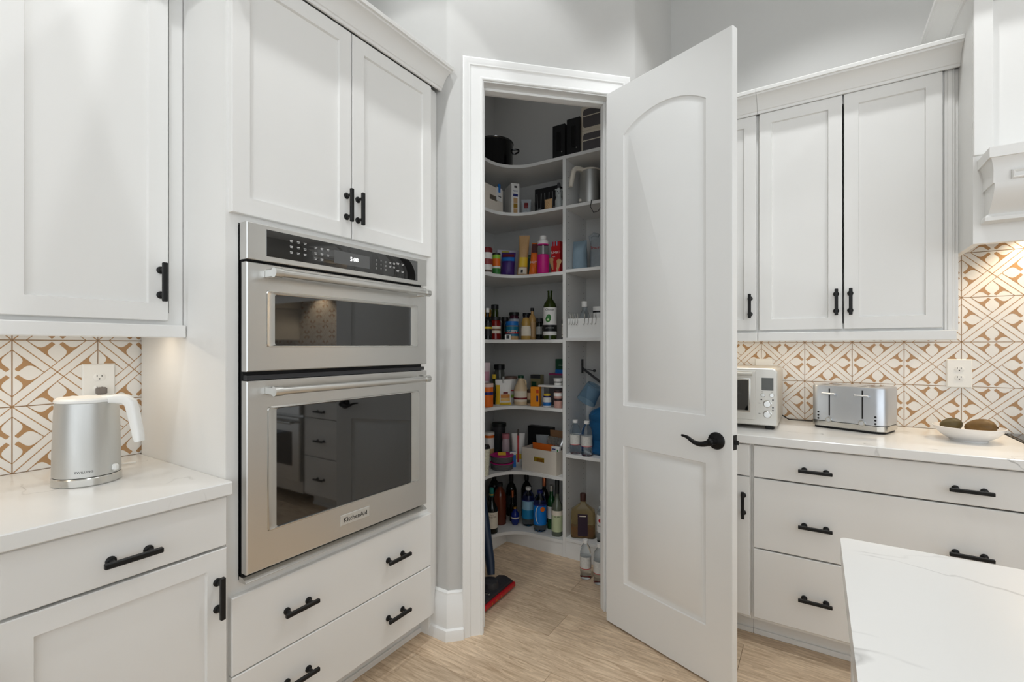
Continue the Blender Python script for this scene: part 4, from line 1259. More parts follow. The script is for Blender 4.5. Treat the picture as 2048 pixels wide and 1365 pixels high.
# ---- third shelf
vessel('redcan', 'snack_canister', 'white canister with a dark red lid at the end of the third shelf', 'canister', (('body', white, [(0, 0), (.97, 0), (1, .02), (1, .80), (.97, .82), (0, .82)]), ('lid', dkred, [(0, .80), (1.03, .80), (1.03, .95), (.9, 1), (0, 1)]), ('fruit_print', C('fruit', (140, 60, 60)), BAND(.34, .56, 1.01)), ('label_band', C('bandbrown', (90, 74, 62)), BAND(.05, .13, 1.01))), k=1.0)
vessel('greencan', 'green_can', 'slim can with an orange and green label and black lid', 'can', (('body', lime, [(0, 0), (1, 0), (1, .93), (0, .93)]), ('fruit_print', orange, BAND(.40, .74)), ('white_band', white, BAND(.30, .40)), ('green_base', green, BAND(.03, .29)), ('lid', black, CAP(.92, 1.03))))
carton('backbox', 'pale_box', 'pale lilac box with a yellow corner at the back of the third shelf', 'box', C('lilac', (190, 186, 200)), .06, R(45), wk=.92, hk=.20, dx=-.022, dy=.048, prints=(('yellow_label', .2, .55, .62, .96, C('olive', (170, 160, 40))),))
pouch('purplepouch', 'purple_pouch', 'dark purple snack pouch with a blue top', 'pouch', purple, .07, lean=.06, wk=.72, hk=.160, dx=-.018, dy=-.008, patches=(('blue_band', .05, .95, .62, .78, blue), ('red_band', .1, .9, .80, .92, dkred)))
pouch('tallbag', 'tall_bag', 'tall tan and yellow bag standing upright on the third shelf', 'bag', tan, .06, lean=.06, wk=.85, hk=.272, dx=.004, dy=.010, patches=(('yellow_panel', .15, .95, .22, .45, yellow), ('white_panel', .1, .9, .05, .20, cream), ('mark', .35, .55, .08, .15, charcoal)))
carton('greenbox', 'green_box', 'green box between the tall bag and the nut bag', 'box', dkgreen, .045, face(-1.6, 2.75), hk=.158, dx=-.018, dy=.065, prints=(('emblem', .2, .8, .35, .7, green), ('top_band', 0, 1, .85, .92, green)))
pouch('nutbag', 'nut_bag', 'orange nut bag with a dark top beside the pink bottle', 'bag', orange, .05, lean=.10, hk=.215, dx=-.008, dy=.006, wk=.85, patches=(('dark_top', .05, .95, .68, .96, C('plum', (84, 44, 44))),), texts=(('NUTS', .020, white, .5, .38),))
vessel('waterbottle', 'water_bottle', 'clear drinking bottle with a magenta sleeve and white lid', 'bottle', (('body', clear_glass, [(0, 0), (.93, 0), (1, .02), (1, .68), (.92, .76), (.90, .78), (0, .78)]), ('sleeve', magenta, [(.97, .015), (1.03, .03), (1.03, .50), (.97, .51)]), ('ring', magenta, BAND(.755, .79, .96)), ('lid', white, [(0, .78), (.97, .78), (.97, .86), (.60, .90), (.55, 1.0), (0, 1.0)]), ('straw', white, [(0, .3), (.12, .3), (.12, .78), (0, .78)])), dx=.003)
t = carton('conebox', 'cone_box', 'red box of ice cream cones next to the partition', 'box', red, .09, 0.0, wk=.72, dx=.006, dy=.040, hk=.212, prints=(('blue_stripe', .06, .16, .86, 1.0, sky), ('blue_stripe', .3, .4, .86, 1.0, sky), ('blue_stripe', .6, .7, .86, 1.0, sky), ('seal', .62, .82, .04, .20, white)), texts=(('JUMBO', .022, white, .5, .66), ('cups', .012, white, .3, .54)))
for i, (x, z) in enumerate(((-.018, .10), (.012, .085))):
    MB().lathe([(.004, 0), (.013, .055), (.017, .058), (.018, .07), (.012, .08), (0, .082)], 14, sy=.05).build('cone_print', tan, t, (x, -.0462, z - .07), (0, R(-12 + 24 * i), 0))
pouch('bluebag', 'plastic_bag', 'pale blue plastic bag next to the partition', 'bag', bag_blue, .09, 0.0, dx=.012, dy=.02, hk=.19, wk=.95)
t = pouch('clearbagr', 'plastic_bag', 'clear plastic bag with red lettering and a twisted knot', 'bag', bag_clear, .10, 0.0, dx=.030, dy=.082, hk=.245, wk=.85, texts=(('TraceCo', .026, red, .55, .62),))
MB().tube([(-.05, 0, .195), (-.06, -.01, .235), (-.035, -.01, .25), (0, -.01, .235)], .012, 8).build('knot', bag_clear, t)

# ---- fourth shelf
vessel('saucebot', 'sauce_bottle', 'dark sauce bottle with a yellow emblem and white cap', 'bottle', (('body', dark_glass, BODY(.58, .36, .74, .88)), ('cap', white, CAP(.86, .42)), ('label', black, BAND(.12, .54)), ('emblem_ring', yellow, BAND(.34, .40, 1.03))))
vessel('lidjar', 'tall_jar', 'tall jar with a black lid behind the sauce bottle', 'jar', (('body', dark_glass, JAR(.86)), ('lid', black, CAP(.86, .95))), dx=-.045, dy=-.01)
vessel('goldjar', 'honey_jar', 'honey jar with a gold lid behind the red jam jar', 'jar', (('body', honey, JAR(.84)), ('lid', gold, CAP(.84, .98)), ('label', C('paper', (206, 190, 160)), BAND(.62, .74))), dx=-.062, dy=.030)
vessel('tallblackjar', 'pickle_jar', 'tall dark pickle jar with a black lid in the pantry corner', 'jar', (('body', olive_glass, JAR(.88)), ('lid', black, CAP(.88, 1.0))), dx=-.025, dy=.03)
vessel('redjam', 'jam_jar', 'dark red jam jar with a cream label', 'jar', (('body', jam_red, JAR(.86)), ('lid', black, CAP(.86, 1.0)), ('label', cream, BAND(.28, .60)), ('label_mark', brown, [(1.0, .40), (1.02, .40), (1.02, .48), (1.0, .48)])), dx=-.006)
vessel('blackcap', 'small_jar', 'small dark jar with a black lid behind the peanut butter', 'jar', (('body', dark_glass, JAR(.84)), ('lid', black, CAP(.84, 1.02))), dx=-.02, dy=.02)
carton('saltcube', 'salt_box', 'tiny black and white salt box at the shelf edge', 'box', white, .026, face(-1.7, 2.57), hk=.034, wk=.8, dx=.012, dy=-.006, prints=(('black_label', .25, .75, .2, .85, black),))
vessel('peanut', 'peanut_butter_jar', 'peanut butter jar with a blue lid and a teal label', 'jar', (('body', tan, [(0, 0), (.95, 0), (1, .03), (1, .70), (.94, .76), (0, .76)]), ('label', teal, BAND(.20, .72, 1.01)), ('lid', blue, CAP(.77, 1.0)), ('red_patch', red, [(1.005, .33), (1.02, .33), (1.02, .42), (1.005, .42)])), texts=(('SKIPPY', .026, white, .44, 1.03),), k=.88, dx=.006)
for key, lab in (('jam1', 'jam jar with a dark lid and pale label behind the peanut butter'), ('jam2', 'jam jar with a dark lid at the back beside another jam jar')):
    vessel(key, 'preserve_jar', lab, 'jar', (('body', C('plumjam', (70, 30, 50), .08), JAR(.88)), ('lid', black, CAP(.88, 1.0)), ('label', C('paleblue', (190, 196, 204)), BAND(.55, .76))), dx=(-.02 if key == 'jam1' else .03), dy=(.01 if key == 'jam1' else .03), k=.95)
vessel('mustard', 'mustard_bottle', 'tan mustard squeeze bottle with a dark cap', 'bottle', (('body', mustard_c, [(0, 0), (.92, 0), (1, .03), (1, .40), (.88, .58), (.96, .68), (.70, .84), (.45, .90), (0, .90)]), ('cap', black, CAP(.89, .50)), ('label', cream, [(.86, .16), (1.02, .16), (1.02, .40), (.91, .56), (.86, .56)])), k=.9, sy=.75)
vessel('corkbot', 'oil_bottle', 'slim oil bottle with a black stopper behind the mustard', 'bottle', (('body', C('paleoil', (190, 150, 92), .08), BODY(.62, .34, .80, .90)), ('cap', black, CAP(.89, .46)), ('label', tan, BAND(.10, .56))), dx=-.008, dy=.03)
vessel('darkbot1', 'spice_bottle', 'short dark spice bottle beside the oil bottle', 'bottle', (('body', dark_glass, JAR(.82)), ('lid', charcoal, CAP(.82, .9)), ('label', C('lblgrey', (150, 150, 146)), BAND(.25, .6))), dx=.004, dy=.02)
vessel('darkbot2', 'vinegar_bottle', 'tall dark vinegar bottle at the back of the fourth shelf', 'bottle', (('body', dark_glass, BODY(.55, .4, .7, .9)), ('cap', C('maroon', (70, 40, 36)), CAP(.9, .5))), dx=.022, dy=.025)
t = vessel('oilbot', 'avocado_oil_bottle', 'tall green avocado oil bottle with a white label', 'bottle', (('body', olive_glass, [(0, 0), (.94, 0), (1, .01), (1, .66), (.86, .73), (.40, .83), (.34, .86), (.34, .97), (.40, .97), (.40, 1), (0, 1)]), ('label', white, BAND(.09, .655)), ('black_patch', black, [(1.005, .165), (1.025, .165), (1.025, .30), (1.005, .30)])), texts=(('Chosen', .020, black, .605, 1.03), ('AVOCADO OIL', .0085, white, .235, 1.04)), n=32, dx=-.006)
r = PP['oilbot'][3] / 2; h = PP['oilbot'][4]
MB().lathe([(0, -.026), (.012, -.02), (.017, -.006), (.014, .012), (.008, .024), (0, .027)], 18, sy=.25).build('avocado_print', green, t, (-.010, -r * 1.0, h * .43), (0, R(12), 0))
MB().lathe([(0, -.009), (.008, 0), (0, .009)], 14, sy=.3).build('avocado_stone', C('pale', (200, 220, 170)), t, (-.012, -r * 1.0 - .0035, h * .405))
vessel('framebot', 'sauce_bottle', 'dark bottle with a framed paper label beside the partition', 'bottle', (('body', dark_glass, BODY(.58, .40, .72, .88)), ('cap', white, CAP(.87, .46)), ('label', cream, BAND(.08, .50)), ('frame_line', brown, BAND(.14, .44, 1.022)), ('label_core', C('core', (196, 190, 176)), BAND(.17, .41, 1.03))), k=.74, dx=.018, dy=.030)
# right bay of the fourth shelf
t = fabric_bin('whitebin', 'storage_bin', 'white plastic bin with metal hooks along its rim', .235, .20, .118, 0.0, False, white_plastic, dx=.042, dy=.012)
for i in range(8):
    x = -.105 + i * (.016 if i < 4 else .024)
    b = MB(); b.tube([(x, -.112, .085), (x + .004, -.114, .078), (x + .008, -.112, .085), (x + .008, -.106, .125), (x + .004, -.100, .145), (x, -.094, .125), (x, -.090, .105)], .0016, 6)
    tag(b.build('metal_hook', chrome, None, t.location), 'small bent metal hook hanging on the rim of the white bin', 'hook', 'metal hooks on the white bin')
vessel('capbot', 'clear_bottle', 'clear bottle with a ribbed white cap inside the white bin', 'bottle', (('body', water_plastic, BODY(.58, .55, .74, .84)), ('cap', white, CAP(.84, .62))), hk=.225, dz=.007, dx=.048, dy=.02)
vessel('whitecup', 'white_tub', 'white tub with a dark mark inside the white bin', 'tub', (('body', white, [(0, 0), (.9, 0), (1, 1.0), (.94, 1.0), (.86, .03), (0, .03)]), ('mark', black, BAND(.80, .86, 1.0))), hk=.185, dz=.007, dy=.02, dx=.010)

# ---- fifth shelf
pouch('pinkbag', 'marshmallow_bag', 'pink and white snack bag at the end of the fifth shelf', 'bag', C('pinkw', (226, 204, 208)), .05, hk=.275, dx=-.095, dy=.075, patches=(('pink_stripe', .2, .95, .55, .78, pink),), texts=())
pouch('orangebag', 'noodle_bag', 'bag of brown crackers behind the orange tub', 'bag', C('crackers', (200, 150, 110)), .05, hk=.21, dx=-.075, dy=-.005, patches=(('leaf_print', .4, .8, .70, .85, green), ('red_print', .1, .9, .25, .55, C('rust', (150, 70, 40)))))
vessel('orangetub', 'orange_tub', 'orange plastic tub with a blue mark at the shelf end', 'tub', (('body', orange, [(0, 0), (.90, 0), (1, .04), (1, .86), (0, .86)]), ('lid', C('clearlid', (220, 190, 180)), CAP(.85, 1.03)), ('blue_mark', dkblue, [(.98, .52), (1.015, .52), (1.015, .64), (.98, .64)])), k=.85, dx=-.002)
vessel('blackjar', 'glass_jar', 'glass jar with a wide black lid in the pantry corner', 'jar', (('body', C('smokeglass', (84, 86, 80), .08), JAR(.86)), ('lid', black, CAP(.86, 1.05))), dx=-.03, dy=.04)
vessel('yelljar', 'olive_oil_bottle', 'small dark bottle with a yellow cap behind the pancake mix', 'bottle', (('body', olive_glass, BODY(.55, .5, .7, .85)), ('cap', yellow, CAP(.85, .55))), dx=-.030, dy=.015)
pouch('pancake', 'pancake_mix_bag', 'white and yellow pancake mix bag held by a clip', 'bag', white, .055, hk=.168, wk=.92, clip=C('clipgrey', (170, 170, 166)), patches=(('yellow_side', .02, .28, .05, .8, yellow), ('pancake_print', .34, .92, .30, .44, C('cake', (200, 130, 50))), ('pancake_print', .34, .92, .18, .29, C('cake2', (222, 180, 100))), ('berry_print', .5, .8, .45, .54, dkred), ('yellow_base', .3, .98, .03, .13, yellow)))
vessel('whitecan', 'white_canister', 'tall white canister with lilac lettering behind the syrup jug', 'canister', (('body', white, [(0, 0), (1, 0), (1, .90), (0, .90)]), ('lid', C('canlid', (120, 96, 84)), CAP(.90, 1.03)), ('green_band', lime, BAND(.2, .32)), ('red_band', red, BAND(.45, .5))), dx=-.03, dy=.03)
t = vessel('syrup', 'syrup_jug', 'cream plastic syrup jug with a dark green cap', 'jug', (('body', C('jugcream', (214, 190, 154), .3), [(0, 0), (.92, 0), (1, .03), (1, .50), (.90, .60), (.50, .80), (.34, .88), (.34, .92), (0, .92)]), ('cap', dkgreen, CAP(.91, .44)), ('label', cream, BAND(.12, .48)), ('red_print', dkred, BAND(.20, .26, 1.022))), dx=-.002, k=.93)
MB().tube([(.016, -.006, .165), (.030, -.006, .160), (.034, -.006, .14), (.032, -.006, .118)], .006, 8).build('handle', C('jugcream', (214, 190, 154)), t)
vessel('smalljar', 'spread_jar', 'small jar of pale spread with a brown lid', 'jar', (('body', C('spread', (196, 168, 140), .2), JAR(.80)), ('lid', C('brownlid', (60, 36, 28)), CAP(.80, 1.0)), ('label', C('darklbl', (70, 60, 40)), BAND(.12, .36))), dx=.016, dy=.016, k=.78)
carton('brownbox', 'tea_box', 'olive and brown tea box behind the syrup jug', 'box', C('teabox', (140, 132, 96)), .05, 0.0, hk=.19, prints=(('green_label', .1, .6, .55, .75, dkgreen), ('top_band', 0, 1, .86, 1, charcoal)), dx=.010, dy=.085)
carton('greenpack', 'napkin_box', 'dark green box with a blue base standing in the grey bin', 'box', dkgreen, .05, 0.0, hk=.295, wk=.72, dx=.072, dy=.022, dz=.007, prints=(('blue_base', 0, 1, .60, .76, blue), ('white_logo', .25, .75, .855, .865, white)))
t = fabric_bin('purplebin', 'storage_basket', 'dark grey fabric basket with a purple rim', .160, .145, .205, 0.0, False, C('basket', (92, 90, 92), .8), dx=.085 - .0, dy=.066)
b = MB()
for a in ((-.0805, .0805, -.0735, -.0655), (-.0805, .0805, .0655, .0735), (-.0805, -.0735, -.0655, .0655), (.0735, .0805, -.0655, .0655)): b.box(*a, .196, .2075)
b.build('rim', C('plumrim', (130, 36, 84)), t)
t = thing('shelf_tray', 'white raised spice tray on little legs on the fifth shelf', 'tray', (-1.425, 2.712, .913), 0)
MB().box(-.100, .100, -.035, .032, .122, .136, .003).build('top', white_plastic, t)
for x in (-.094, .094): MB().box(x - .005, x + .005, -.034, .030, 0, .123, .001).build('leg', white_plastic, t)
t = vessel('whitecup5', 'small_tub', 'small white food tub with a dark print on the tray', 'tub', (('body', white, [(0, 0), (.85, 0), (1, .94), (1.05, .95), (1.05, 1), (0, 1)]), ('print', charcoal, BAND(.40, .55, .98))), hk=.045, dz=.1365, dx=.018, dy=.006)
carton('orangebox', 'cracker_box', 'bright orange cracker box at the front of the fifth shelf', 'box', C('brightorange', (240, 150, 30)), .05, face(-1.5, 2.65) - .3, wk=.64, hk=.125, dx=.0, dy=.0, prints=(('blue_figure', .68, .9, .25, .55, dkblue), ('red_patch', .66, .95, .68, .86, C('rust2', (200, 70, 30)))))
vessel('bluejar', 'vitamin_jar', 'small white and blue jar with a yellow lid', 'jar', (('body', white, JAR(.76)), ('label', blue, BAND(.12, .38)), ('neck', dkblue, [(0, .72), (.88, .72), (.88, .86), (0, .86)]), ('lid', yellow, CAP(.85, .8))), k=.84, dx=.004)
vessel('saltjar', 'salt_jar', 'jar of pink salt with a dark lid at the end of the fifth shelf', 'jar', (('body', pinksalt, JAR(.80)), ('lid', C('dklid', (50, 34, 36)), CAP(.80, 1.0))), k=.84, dx=.012)
vessel('saltjar2', 'salt_jar', 'jar of pink salt with a white label stacked on another', 'jar', (('body', pinksalt, JAR(.80)), ('lid', C('dklid', (50, 34, 36)), CAP(.80, 1.0)), ('label', white, BAND(.3, .7))), hk=.050, k=.82, dz=.059, dx=.022, dy=-.022)
# right bay: bottles and a water jug
def pet(key, name, label, k=1.0, hk=None, **kw):
    return vessel(key, name, label, 'bottle', (('body', water_plastic, [(0, .01), (.6, 0), (.92, .015), (1, .05), (.95, .12), (1, .2), (1, .60), (.97, .68), (.80, .80), (.42, .89), (.40, .92), (0, .92)]), ('cap', white, CAP(.915, .50)), ('label', C('waterlabel', (214, 212, 206), noise=.25, nscale=90), BAND(.28, .58, 1.012)), ('red_line', red, BAND(.275, .29, 1.018))), k=k, hk=hk, **kw)
pet('waterb1', 'water_bottle', 'clear water bottle with a white label on the right pantry shelf by the partition', .92, dx=.010)
pet('waterb2', 'water_bottle', 'clear water bottle with a white label on the right pantry shelf by the blue jug', .92, dx=.012, dy=-.008)
t = thing('water_jug', 'large translucent blue water jug on the right pantry shelf', 'jug', (-1.082, 2.800, .636), 0)
MB().lathe([(0, .006), (.10, 0), (.122, .01), (.128, .03), (.128, .08), (.122, .09), (.128, .10), (.128, .19), (.122, .20), (.128, .21), (.128, .235), (.110, .262), (.06, .285), (.034, .300), (.034, .335), (0, .335)], 40).build('body', jug_blue, t)
MB().lathe([(0, .33), (.030, .33), (.030, .372), (.026, .378), (0, .378)], 20).build('cap', blue, t)
t = thing('pitcher', 'upturned clear blue pitcher leaning above the water jug', 'pitcher', (-1.232, 2.77, .905), 0)
MB().lathe([(0, 0), (.048, 0), (.052, .01), (.062, .12), (.058, .12), (.046, .012), (0, .008)], 28).build('body', blue_clear, t, (.065, .0, .150), (0, R(-150), 0))
t = thing('metal_bracket', 'grey metal bracket arm fixed to the pantry partition', 'bracket', (PX1, 2.86, 1.155), 0)
MB().box(0, .006, -.012, .012, -.03, .06, .001).build('plate', charcoal, t)
MB().tube([(.006, 0, .0), (.03, -.02, -.01), (.16, -.06, -.085), (.26, -.08, -.12)], .008, 8).build('arm', charcoal, t)
MB().tube([(.006, 0, .0), (.08, -.01, -.012), (.088, -.01, -.012)], .0025, 6).build('rod', charcoal, t)
MB().lathe([(0, -.01), (.009, -.006), (.010, 0), (.009, .006), (0, .01)], 12).build('knob', charcoal, t, (.092, -.01, -.012))

# ---- sixth shelf
vessel('speckcup', 'paper_cup', 'cream paper cup with a speckled pattern and black lid', 'cup', (('body', C('speck', (222, 212, 190), .6, noise=.5, nscale=120), [(0, 0), (.74, 0), (1, .90), (0, .90)]), ('lid', black, [(0, .89), (1.05, .89), (1.03, .94), (.9, .96), (.86, 1), (0, 1)])), k=.85, dx=.004, dy=.006)
vessel('bluecan', 'blue_can', 'teal blue can with a white top rim behind the paper cup', 'can', (('body', teal, [(0, 0), (1, 0), (1, .94), (0, .94)]), ('lid', white, CAP(.93, 1.02)), ('dark_print', dkblue, BAND(.5, .7))), dx=-.075, dy=-.010)
vessel('whitetall', 'chip_canister', 'tall white canister with an orange top band', 'canister', (('body', white, [(0, 0), (1, 0), (1, .92), (0, .92)]), ('top_band', orange, BAND(.84, .92)), ('lid', C('lidwhite', (224, 220, 214)), CAP(.92, 1.05)), ('chip_print', tan, BAND(.28, .52))), dx=-.085, dy=.050, k=.90)
vessel('pinkjar', 'pink_jar', 'small jar with a pink top beside the white bag', 'jar', (('body', C('pinkbody', (190, 170, 176), .2), JAR(.84)), ('lid', C('pinklid', (180, 110, 120)), CAP(.84, 1.0))), dx=-.035, dy=.068)
pouch('whitebag', 'flour_bag', 'white paper bag tied with a red ribbon', 'bag', white, .075, hk=.215, wk=.80, dx=-.022, dy=.062, patches=(('red_ribbon', .42, .58, .12, .98, red), ('yellow_print', .25, .75, .22, .38, yellow)), clip=C('clipdark', (70, 60, 56)))
carton('darkbag6', 'black_box', 'large black box at the back of the sixth shelf', 'box', black, .055, 0.0, hk=.25, wk=.84, dx=.085, dy=.118)
vessel('blackbowl', 'black_tub', 'stack of black plastic tubs in the pantry corner', 'tub', (('body', charcoal, [(0, 0), (.85, 0), (.95, .90), (0, .90)]), ('rim', black, CAP(.90, 1.05))), dx=-.075, dy=.140, k=.95)
for i in range(2):
    lab = ('dark grey ribbed bowl with a magenta rim under another bowl', 'dark grey ribbed bowl with a magenta rim stacked on top')[i]
    t, w, h = base('bowls', 'ribbed_bowl', lab, 'bowl', dz=i * .0475, dx=.014, dy=-.018)
    prof = [(0, 0), (.066, 0)]
    for q in range(5): prof += [(.069 + .001 * q, .004 + q * .008), (.072 + .001 * q, .008 + q * .008)]
    prof += [(.076, .046), (.072, .046), (.064, .006), (0, .006)]
    MB().lathe(prof, 32).build('body', C('bowlgrey', (92, 90, 92), .6), t)
    MB().lathe([(.0765, .042), (.0775, .046), (.070, .047), (.0705, .043)], 32).build('rim', magenta, t)
t = carton('bowls', 'snack_packet', 'yellow snack packet lying in the magenta rimmed bowl', 'packet', yellow, .012, face(-1.76, 2.6), wk=.34, hk=.055, dz=.0545, dx=.014, dy=-.020, prints=(('brown_print', .2, .8, .3, .6, C('choc', (110, 60, 20))),))
carton('bowls', 'blue_packet', 'blue and white packet leaning behind the ribbed bowls', 'packet', blue, .014, face(-1.76, 2.6), wk=.26, hk=.105, dx=.052, dy=.056, prints=(('white_top', 0, 1, .80, 1, white), ('pink_patch', .1, .5, .68, .8, pink)))
CB = fabric_bin('creambin', 'fabric_bin', 'cream fabric bin with a slot full of snack packets on the sixth shelf', .270, .215, .148, R(-6), dx=.068, dy=.022)
bx, by, bz = CB.location
def inbin(name, label, dx, dy, dz, w, h, d, m, rot, patches=(), cat='packet'):
    PP['tmp'] = (bx + dx, by + dy, bz + .0065, w, h)
    t = pouch('tmp', name, label, cat, m, d, 0.0, patches=patches)
    t.location.z += dz; t.rotation_euler = (R(rot[0]), R(rot[1]), R(rot[2]))
    return t
inbin('yellow_packet', 'yellow snack packet showing through the slot of the cream bin', -.02, -.068, .001, .12, .13, .024, yellow, (0, 0, -6), (('brown_print', .3, .8, .3, .6, C('ochre', (160, 110, 30))),))
inbin('orange_packet', 'orange snack packet poking out of the cream bin', -.02, -.032, .001, .17, .165, .03, orange, (0, 0, -4))
inbin('foil_bag', 'shiny crumpled silver foil bag in the cream bin', .03, .008, .008, .12, .200, .035, foil, (-4, 4, 0), cat='bag')
inbin('brown_bag', 'brown snack bag at the back of the cream bin', .045, .055, .003, .14, .240, .035, C('brownbag', (150, 112, 78)), (-4, 0, 0), cat='bag')
inbin('clear_packet', 'pale clear packet in the cream bin', -.062, .045, .006, .10, .200, .03, bag_clear, (-3, -4, 0))
PP['tmp'] = (bx + .088, by - .060, bz + .0065, .060, .165)
carton('tmp', 'white_carton', 'small white carton with blue lettering in the cream bin', 'box', white, .022, R(-4), prints=(('green_dot', .72, .86, .80, .90, green), ('blue_line', .12, .55, .88, .92, dkblue)))

# ---- bottom shelf
vessel('forester', 'whiskey_bottle', 'whiskey bottle with a cream label and green neck seal', 'bottle', (('body', dark_glass, [(0, 0), (.94, 0), (1, .012), (1, .50), (.94, .56), (.50, .68), (.34, .76), (.32, .80), (.32, .97), (0, .97)]), ('cap', C('neckgreen', (20, 110, 100)), CAP(.82, .36)), ('label', cream, BAND(.12, .48)), ('neck_seal', gold, BAND(.84, .87, .38))), texts=(('OLD', .011, brown, .425, 1.03), ('FORESTER', .0145, brown, .375, 1.03)), k=.97, n=32)
vessel('growler', 'amber_bottle', 'large reddish brown bottle with a dark cap', 'bottle', (('body', amber_glass, [(0, 0), (.95, 0), (1, .02), (1, .58), (.98, .66), (.70, .80), (.42, .86), (.40, .92), (0, .92)]), ('cap', black, CAP(.91, .46))), dx=-.035, dy=.012, k=1.05, n=32)
vessel('copperthin', 'slim_bottle', 'slim dark bottle with a copper top', 'bottle', (('body', dark_glass, BODY(.5, .4, .6, .80)), ('cap', copper, CAP(.78, .6))), dx=.0, dy=.03, k=1.4)
vessel('bluebot', 'round_blue_bottle', 'round dark blue bottle with a pale emblem', 'bottle', (('body', blue_glass, [(0, 0), (.6, 0), (.9, .15), (1, .40), (.9, .62), (.5, .78), (.3, .84), (.3, .92), (0, .92)]), ('cap', gold, CAP(.9, .4)), ('emblem', cream, BAND(.38, .46, 1.01))), dx=.022, dy=-.005)
SODA = [(0, .02), (.3, .025), (.55, 0), (.8, .01), (.97, .06), (1, .12), (1, .62), (.97, .70), (.75, .83), (.36, .92), (.34, .94), (0, .94)]
vessel('soda1', 'soda_bottle', 'soda bottle with a white cap and pale blue label', 'bottle', (('body', water_plastic, SODA), ('cap', white, CAP(.935, .42)), ('label', C('sodalight', (140, 184, 208)), BAND(.44, .68)), ('label_lower', C('sodateal', (20, 128, 180)), BAND(.20, .44)), ('dark_band', dkblue, BAND(.67, .70, 1.02)), ('fact_panel', white, [(1.0, .34), (1.01, .34), (1.01, .36), (1.0, .36)])), dx=-.008, dy=.012, n=28)
t = vessel('soda2', 'soda_bottle', 'soda bottle with a blue cap and bright blue label', 'bottle', (('body', water_plastic, SODA), ('cap', dkblue, CAP(.935, .42)), ('label', C('sodablue', (0, 120, 210)), BAND(.18, .66)), ('dark_band', dkblue, BAND(.65, .69, 1.02))), n=28)
r = PP['soda2'][3] / 2
b = MB(); pts = []
for i in range(13):
    a = R(-70 + 140 * i / 12); pts.append((.030 * math.cos(a) * 1.0 - .018, .060 * math.sin(a)))
for i in range(13):
    a = R(70 - 140 * i / 12); pts.append((.022 * math.cos(a) - .018, .060 * math.sin(a)))
ring = lambda rr: [(rr * math.sin((-.020 - p[0]) / r), -rr * math.cos((-.020 - p[0]) / r), .115 + p[1]) for p in pts]
b.loft([ring(r * 1.012), ring(r * 1.022)]); b.build('crescent_print', white, t)
MB().lathe([(.016, 0), (.014, .003), (0, .004)], 16).build('fruit_print', orange, t, (.017, -r * .93, .15), (R(90), 0, R(24)))
vessel('copper2', 'wine_bottle', 'dark wine bottle with a copper foil top at the back', 'bottle', (('body', dark_glass, BODY(.58, .38, .74, .92)), ('cap', copper, CAP(.80, .42))), dx=.018, dy=.055, k=1.35)
vessel('gin', 'gin_bottle', 'green gin bottle with a silver cap and white label', 'bottle', (('body', green_glass, BODY(.62, .42, .76, .90)), ('cap', silver_cap, CAP(.86, .50)), ('label', white, BAND(.24, .52))), k=1.2, dx=.010, dy=.022)
vessel('agave', 'agave_bottle', 'tall clear liquor bottle with a pale green label by the partition', 'bottle', (('body', C('aloeglass', (120, 128, 110), .05, trans=.5, noise=0), [(0, 0), (.95, 0), (1, .01), (1, .46), (.90, .52), (.42, .62), (.34, .68), (.32, .90), (0, .90)]), ('cap', C('blackwax', (30, 32, 30)), CAP(.72, .37)), ('label', C('labgreen', (190, 200, 160)), BAND(.08, .44)), ('label_top', cream, BAND(.36, .44, 1.02))), texts=(('DE JERE', .012, black, .34, 1.03),), k=.95, dx=-.006, n=28)
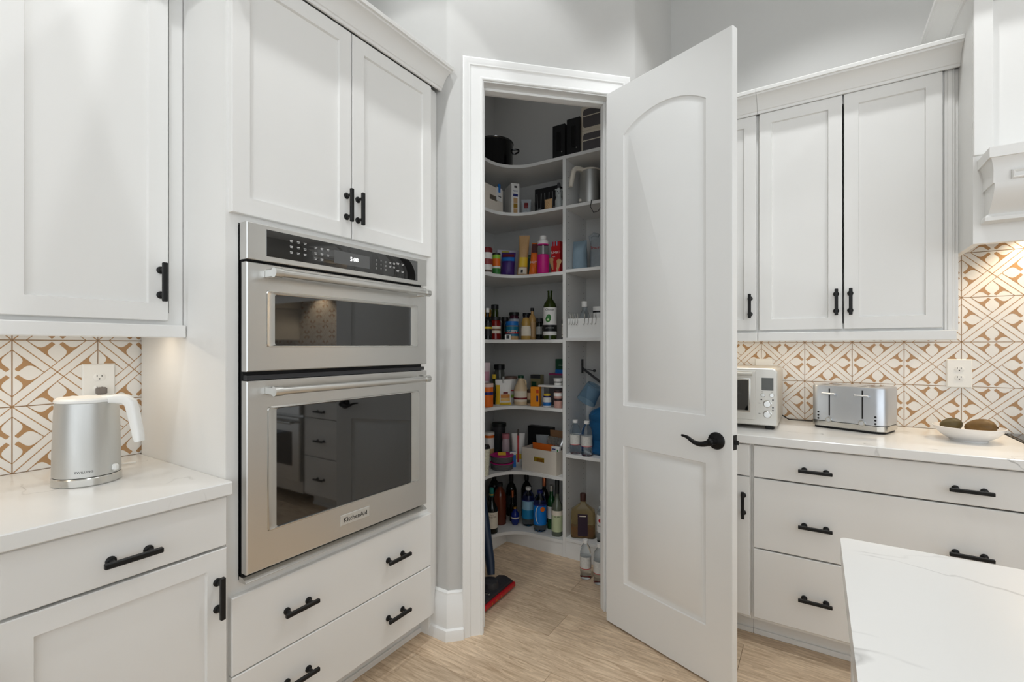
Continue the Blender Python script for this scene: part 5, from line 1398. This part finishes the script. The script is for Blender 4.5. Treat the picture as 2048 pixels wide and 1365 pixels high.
# right bay of the bottom shelf
t, w, h = base('squarewhisky', 'whiskey_decanter', 'flat square-shouldered whiskey bottle with a dark purple label', 'bottle', dx=.016, dy=.020)
def flat(prof, hy):
    return [[(sx * wx, sy * hy * dk, z) for sx, sy in ((1, -.7), (.8, -1), (-.8, -1), (-1, -.7), (-1, .7), (-.8, 1), (.8, 1), (1, .7))] for wx, dk, z in prof]
MB().loft(flat([(.070, .92, 0), (.074, 1, .006), (.074, 1, .150), (.070, 1, .166), (.040, .8, .188), (.018, .5, .205), (.016, .45, .222)], .036)).build('body', mat('pale_glass', (206, 186, 140), .05, trans=.85, ior=1.25, noise=0), t)
MB().loft(flat([(.066, .9, .006), (.068, .95, .070)], .034)).build('whiskey', liquor, t)
MB().lathe([(0, .222), (.018, .222), (.019, .262), (.017, .268), (0, .268)], 18).build('stopper', C('stop', (64, 36, 28)), t)
MB().box(-.032, .028, -.0375, -.036, .018, .150).build('label', C('plumlabel', (44, 24, 44)), t)
MB().box(-.022, .018, -.0380, -.0374, .135, .141).build('label_line', cream, t)
t = vessel('rum', 'rum_bottle', 'clear rum bottle with a white cap and red emblem', 'bottle', (('body', clear_glass, BODY(.60, .42, .76, .90)), ('cap', white, CAP(.86, .50)), ('label', white, BAND(.22, .58)), ('cap_ring', black, BAND(.86, .875, .52))), texts=(('BACARDI', .0125, black, .36, 1.03),), k=.80, dx=.030, dy=.005)
MB().lathe([(.012, 0), (.011, .002), (0, .0025)], 16).build('red_emblem', red, t, (-.012, -PP['rum'][3] * .455, .135), (R(90), 0, R(-18)))
# bottles on the pantry floor
pet('fb1', 'water_bottle', 'clear water bottle on the pantry floor by the kick board', .94)
pet('fb2', 'water_bottle', 'clear water bottle on the pantry floor by the door jamb', .94, dx=.012)

# dark bottles at the back of the lowest shelf
for i, (x, y, h, r) in enumerate(((-1.965, 2.62, .31, .038), (-1.93, 2.76, .33, .04), (-1.83, 2.83, .30, .038), (-1.72, 2.86, .32, .038))):
    t = thing('wine_bottle', 'dark wine bottle at the back of the lowest pantry shelf behind the liquor bottles', 'bottle', (x, y, .10), 0, 'dark bottles at the back of the lowest shelf')
    MB().lathe([(a * r, q * h) for a, q in BODY(.60, .36, .76, .93)], 20).build('body', dark_glass, t)
    MB().lathe([(a * r, q * h) for a, q in CAP(.80, .40)], 16).build('foil_cap', black, t)
    MB().lathe([(a * r, q * h) for a, q in BAND(.20, .48)], 20).build('label', charcoal, t)
